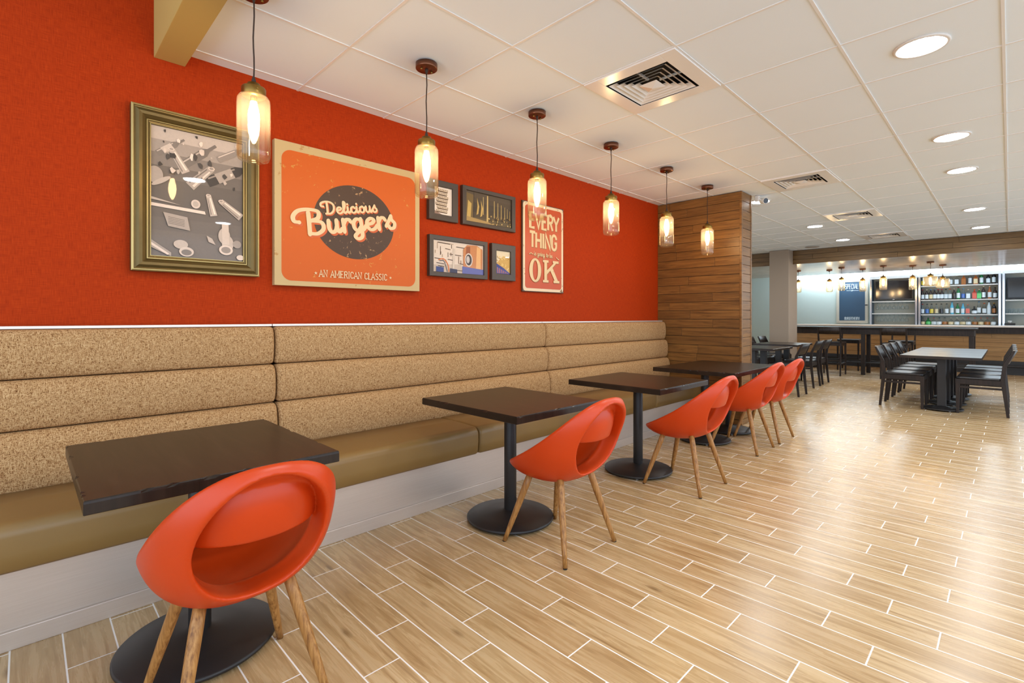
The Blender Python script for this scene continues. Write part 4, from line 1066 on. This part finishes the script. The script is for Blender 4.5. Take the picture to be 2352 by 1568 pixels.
MB().box(-.025, -hw+.07, .075, -.005, hw-.07, hh-.06).build('board', 'chalk', t)
a = Ink(-.026, .0001, 'x'); a.sans('SPECIAL', -.17, .98, .088, .15, .009)
a.ribbon([(-.13, .935), (.16, .935)], .008); a.ribbon([(-.13, .935), (-.115, .945)], .006); a.ribbon([(-.02, .915), (.005, .955)], .007); a.ribbon([(.0, .915), (.025, .955)], .007)
a.sans('(BURGERTHEORY)', -.185, .095, .05, .085, .0065, track=-.02); a.build('chalk_lettering', 'chalkline', t)
MB().box(-.055, -hw+.01, .5, -.04, -hw+.07, .53).build('latch', 'black', t)

# bottles: one of each shape, copied with their caps and labels
BM = {'clear': 'clear'}
def bm(name, rgb, rough=.12): M[name] = plain(name, srgb(*rgb), rough, spec=.6, var=.05); return name
for n_, c_ in dict(bottle_brown=(52, 28, 16), bottle_black=(20, 18, 20), bottle_green=(22, 120, 54), bottle_amber=(178, 96, 34), bottle_blue=(92, 190, 224), bottle_white=(214, 230, 236), bottle_red=(190, 60, 34),
                   cap_red=(190, 40, 36), cap_black=(26, 24, 26), cap_cream=(226, 216, 190), cap_blue=(90, 150, 200), cap_gold=(206, 160, 60), cap_orange=(224, 96, 44),
                   lab_white=(226, 236, 240), lab_black=(34, 32, 34), lab_cream=(226, 206, 160), lab_red=(226, 84, 52), lab_green=(96, 206, 110), lab_blue=(60, 110, 190), lab_yellow=(232, 206, 60), lab_brown=(170, 104, 40)).items(): bm(n_, c_)
protos = {}
def bottle(kind, body, lab, cap):
    key = (kind, body, lab, cap)
    if key in protos: return protos[key], False
    t = thing('bottle', 'x', 'bottle', (0, 0, 0)); mt = 'clear' if body == 'clear' else 'bottle_'+body
    r, h, nk = dict(round=(.037, .27, .17), squat=(.052, .19, .11), square=(.045, .24, .16), tall=(.035, .31, .2))[kind]
    n = 4 if kind == 'square' else 20
    pr = [(r*.9, 0), (r, .008), (r, nk*.93), (r*.8, nk*1.06), (.016, nk*1.22), (.0135, h*.9), (.015, h*.93), (.015, h*.95)]
    mb = MB()
    if kind == 'square':
        mb.lathe([(a*1.3 if i < 4 else a, z) for i, (a, z) in enumerate(pr)], 4, smooth=False)
        mb.v = [(x*math.cos(PI/4)-y*math.sin(PI/4), x*math.sin(PI/4)+y*math.cos(PI/4), z) for x, y, z in mb.v]
    else: mb.lathe(pr, n)
    mb.build('body', mt, t)
    MB().lathe([(.017, h*.93), (.0175, h), (0, h+.002)], 14).build('cap', 'cap_'+cap, t)
    if lab:
        if kind == 'square': MB().box(-r*.95-.0015, -r*.8, nk*.15, -r*.9, r*.8, nk*.85).build('label_band', 'lab_'+lab, t)
        else: MB().lathe([(r+.0008, nk*.18), (r+.0008, nk*.8)], n, cap=False).build('label_band', 'lab_'+lab, t)
    protos[key] = t; return t, True
rows = [('top bottle shelf', 2.035, [1.605, 1.375, 1.20, 1.054, .94, .811, .696, .592, .492, .371, .272],
         'round-clear-yellow-red round-clear-white-black round-amber-white-gold round-clear-white-cream square-clear-white-cream square-amber-brown-brown tall-clear-white-blue square-amber-cream-cream tall-green-white-black round-black-white-red tall-black-white-black'),
        ('second bottle shelf', 1.675, [1.605, 1.52, 1.439, 1.363, 1.292, 1.223, 1.145, 1.067, .989, .909, .817, .727, .614, .53, .454, .346, .251],
         'round-brown-white-red round-brown-white-cream round-brown-cream-blue round-brown-white-blue round-brown-white-red round-brown-white-red round-clear-white-black round-clear-white-orange round-brown-black-cream tall-green-white-red round-clear-blue-blue square-clear-white-cream square-red-red-orange square-green-green-cream tall-brown-white-cream tall-amber-white-cream round-brown-white-black'),
        ('third bottle shelf', 1.302, [1.605, 1.51, 1.423, 1.327, 1.233, 1.13, 1.029, .924, .825, .735, .617, .535, .44, .358, .268],
         'round-clear-white-red round-clear-blue-black round-clear-yellow-black round-clear-cream-black round-clear-black-black round-clear-white-black tall-blue-white-blue round-green-white-black round-blue-white-blue square-clear-red-orange squat-black-white-black tall-clear-white-blue round-clear-white-orange tall-white-white-black round-black-brown-gold'),
        ('back counter', 1.025, [1.599, 1.489, 1.379, 1.272, 1.166, 1.05, .938, .828, .724, .608, .499, .387, .278],
         'squat-clear-cream-black squat-green-green-black squat-clear-white-red squat-clear-white-black squat-clear-brown-black squat-clear-cream-cream squat-clear-white-cream squat-clear-cream-cream squat-clear-white-orange squat-clear-brown-orange squat-clear-cream-orange squat-clear-brown-orange squat-clear-white-orange')]
names_ = dict(clear='clear', brown='dark brown', black='black', green='green', amber='amber', blue='pale blue', white='frosted white', red='red')
for rn, z, ys, spec in rows:
    for i, (y, sp) in enumerate(zip(ys, spec.split())):
        k, b, l, c_ = sp.split('-'); c_ = {'brown': 'gold'}.get(c_, c_)
        p, new = bottle(k, b, l, c_); lab = f"{names_[b]} bottle with {c_} top, {ORD[i]} from the left on the {rn}"
        if new: p.location = (16.66, y, z); p['label'] = lab; p['group'] = 'bottles on the '+rn
        else: dup(p, (16.66, y, z), 0, lab, 'bottles on the '+rn)
# hanging wine glasses, tumblers
g0 = MB().lathe([(.036, 0), (.034, -.003), (.004, -.008), (.0035, -.075), (.02, -.09), (.038, -.115), (.042, -.15), (.036, -.19)], 20, cap=False).build('wine_glass', 'clear')
tag(g0, 'x', 'glass', 'x'); first = True
for rn, z in (('upper', 1.625), ('lower', 1.30)):
    for i, y in enumerate((2.554, 2.459, 2.369, 2.284, 2.192, 2.101, 2.011, 1.922)):
        l = f'hanging wine glass, {ORD[i]} from the left in the {rn} rack beside the chalkboard'; gr = f'wine glasses in the {rn} rack'
        if first: g0.location = (16.62, y, z); g0['label'] = l; g0['group'] = gr; first = False
        else: dup(g0, (16.62, y, z), 0, l, gr)
g1 = MB().lathe([(.0, .0), (.03, .0), (.036, .11)], 20, cap=False).build('tumbler', 'clear'); tag(g1, 'x', 'glass', 'tumblers')
for i, y in enumerate((.045, -.03, -.105, -.18, -.255)):
    l = f'clear tumbler, {ORD[i]} from the left under the right-hand television'
    if i == 0: g1.location = (16.62, y, 1.32); g1['label'] = l
    else: dup(g1, (16.62, y, 1.32), 0, l)
t = thing('bar_caddy', 'small black caddy with a white cup on the back counter under the right television', 'caddy', (16.45, .0, 1.025), 0)
MB().box(-.07, -.09, 0, .07, .09, .06).build('tray', 'blackpaint', t, .004)
MB().lathe([(.02, .06), (.024, .075), (.036, .1), (.038, .115), (.034, .115), (.022, .078)], 20, (0, 0, 0)).build('cup', 'counter', t)
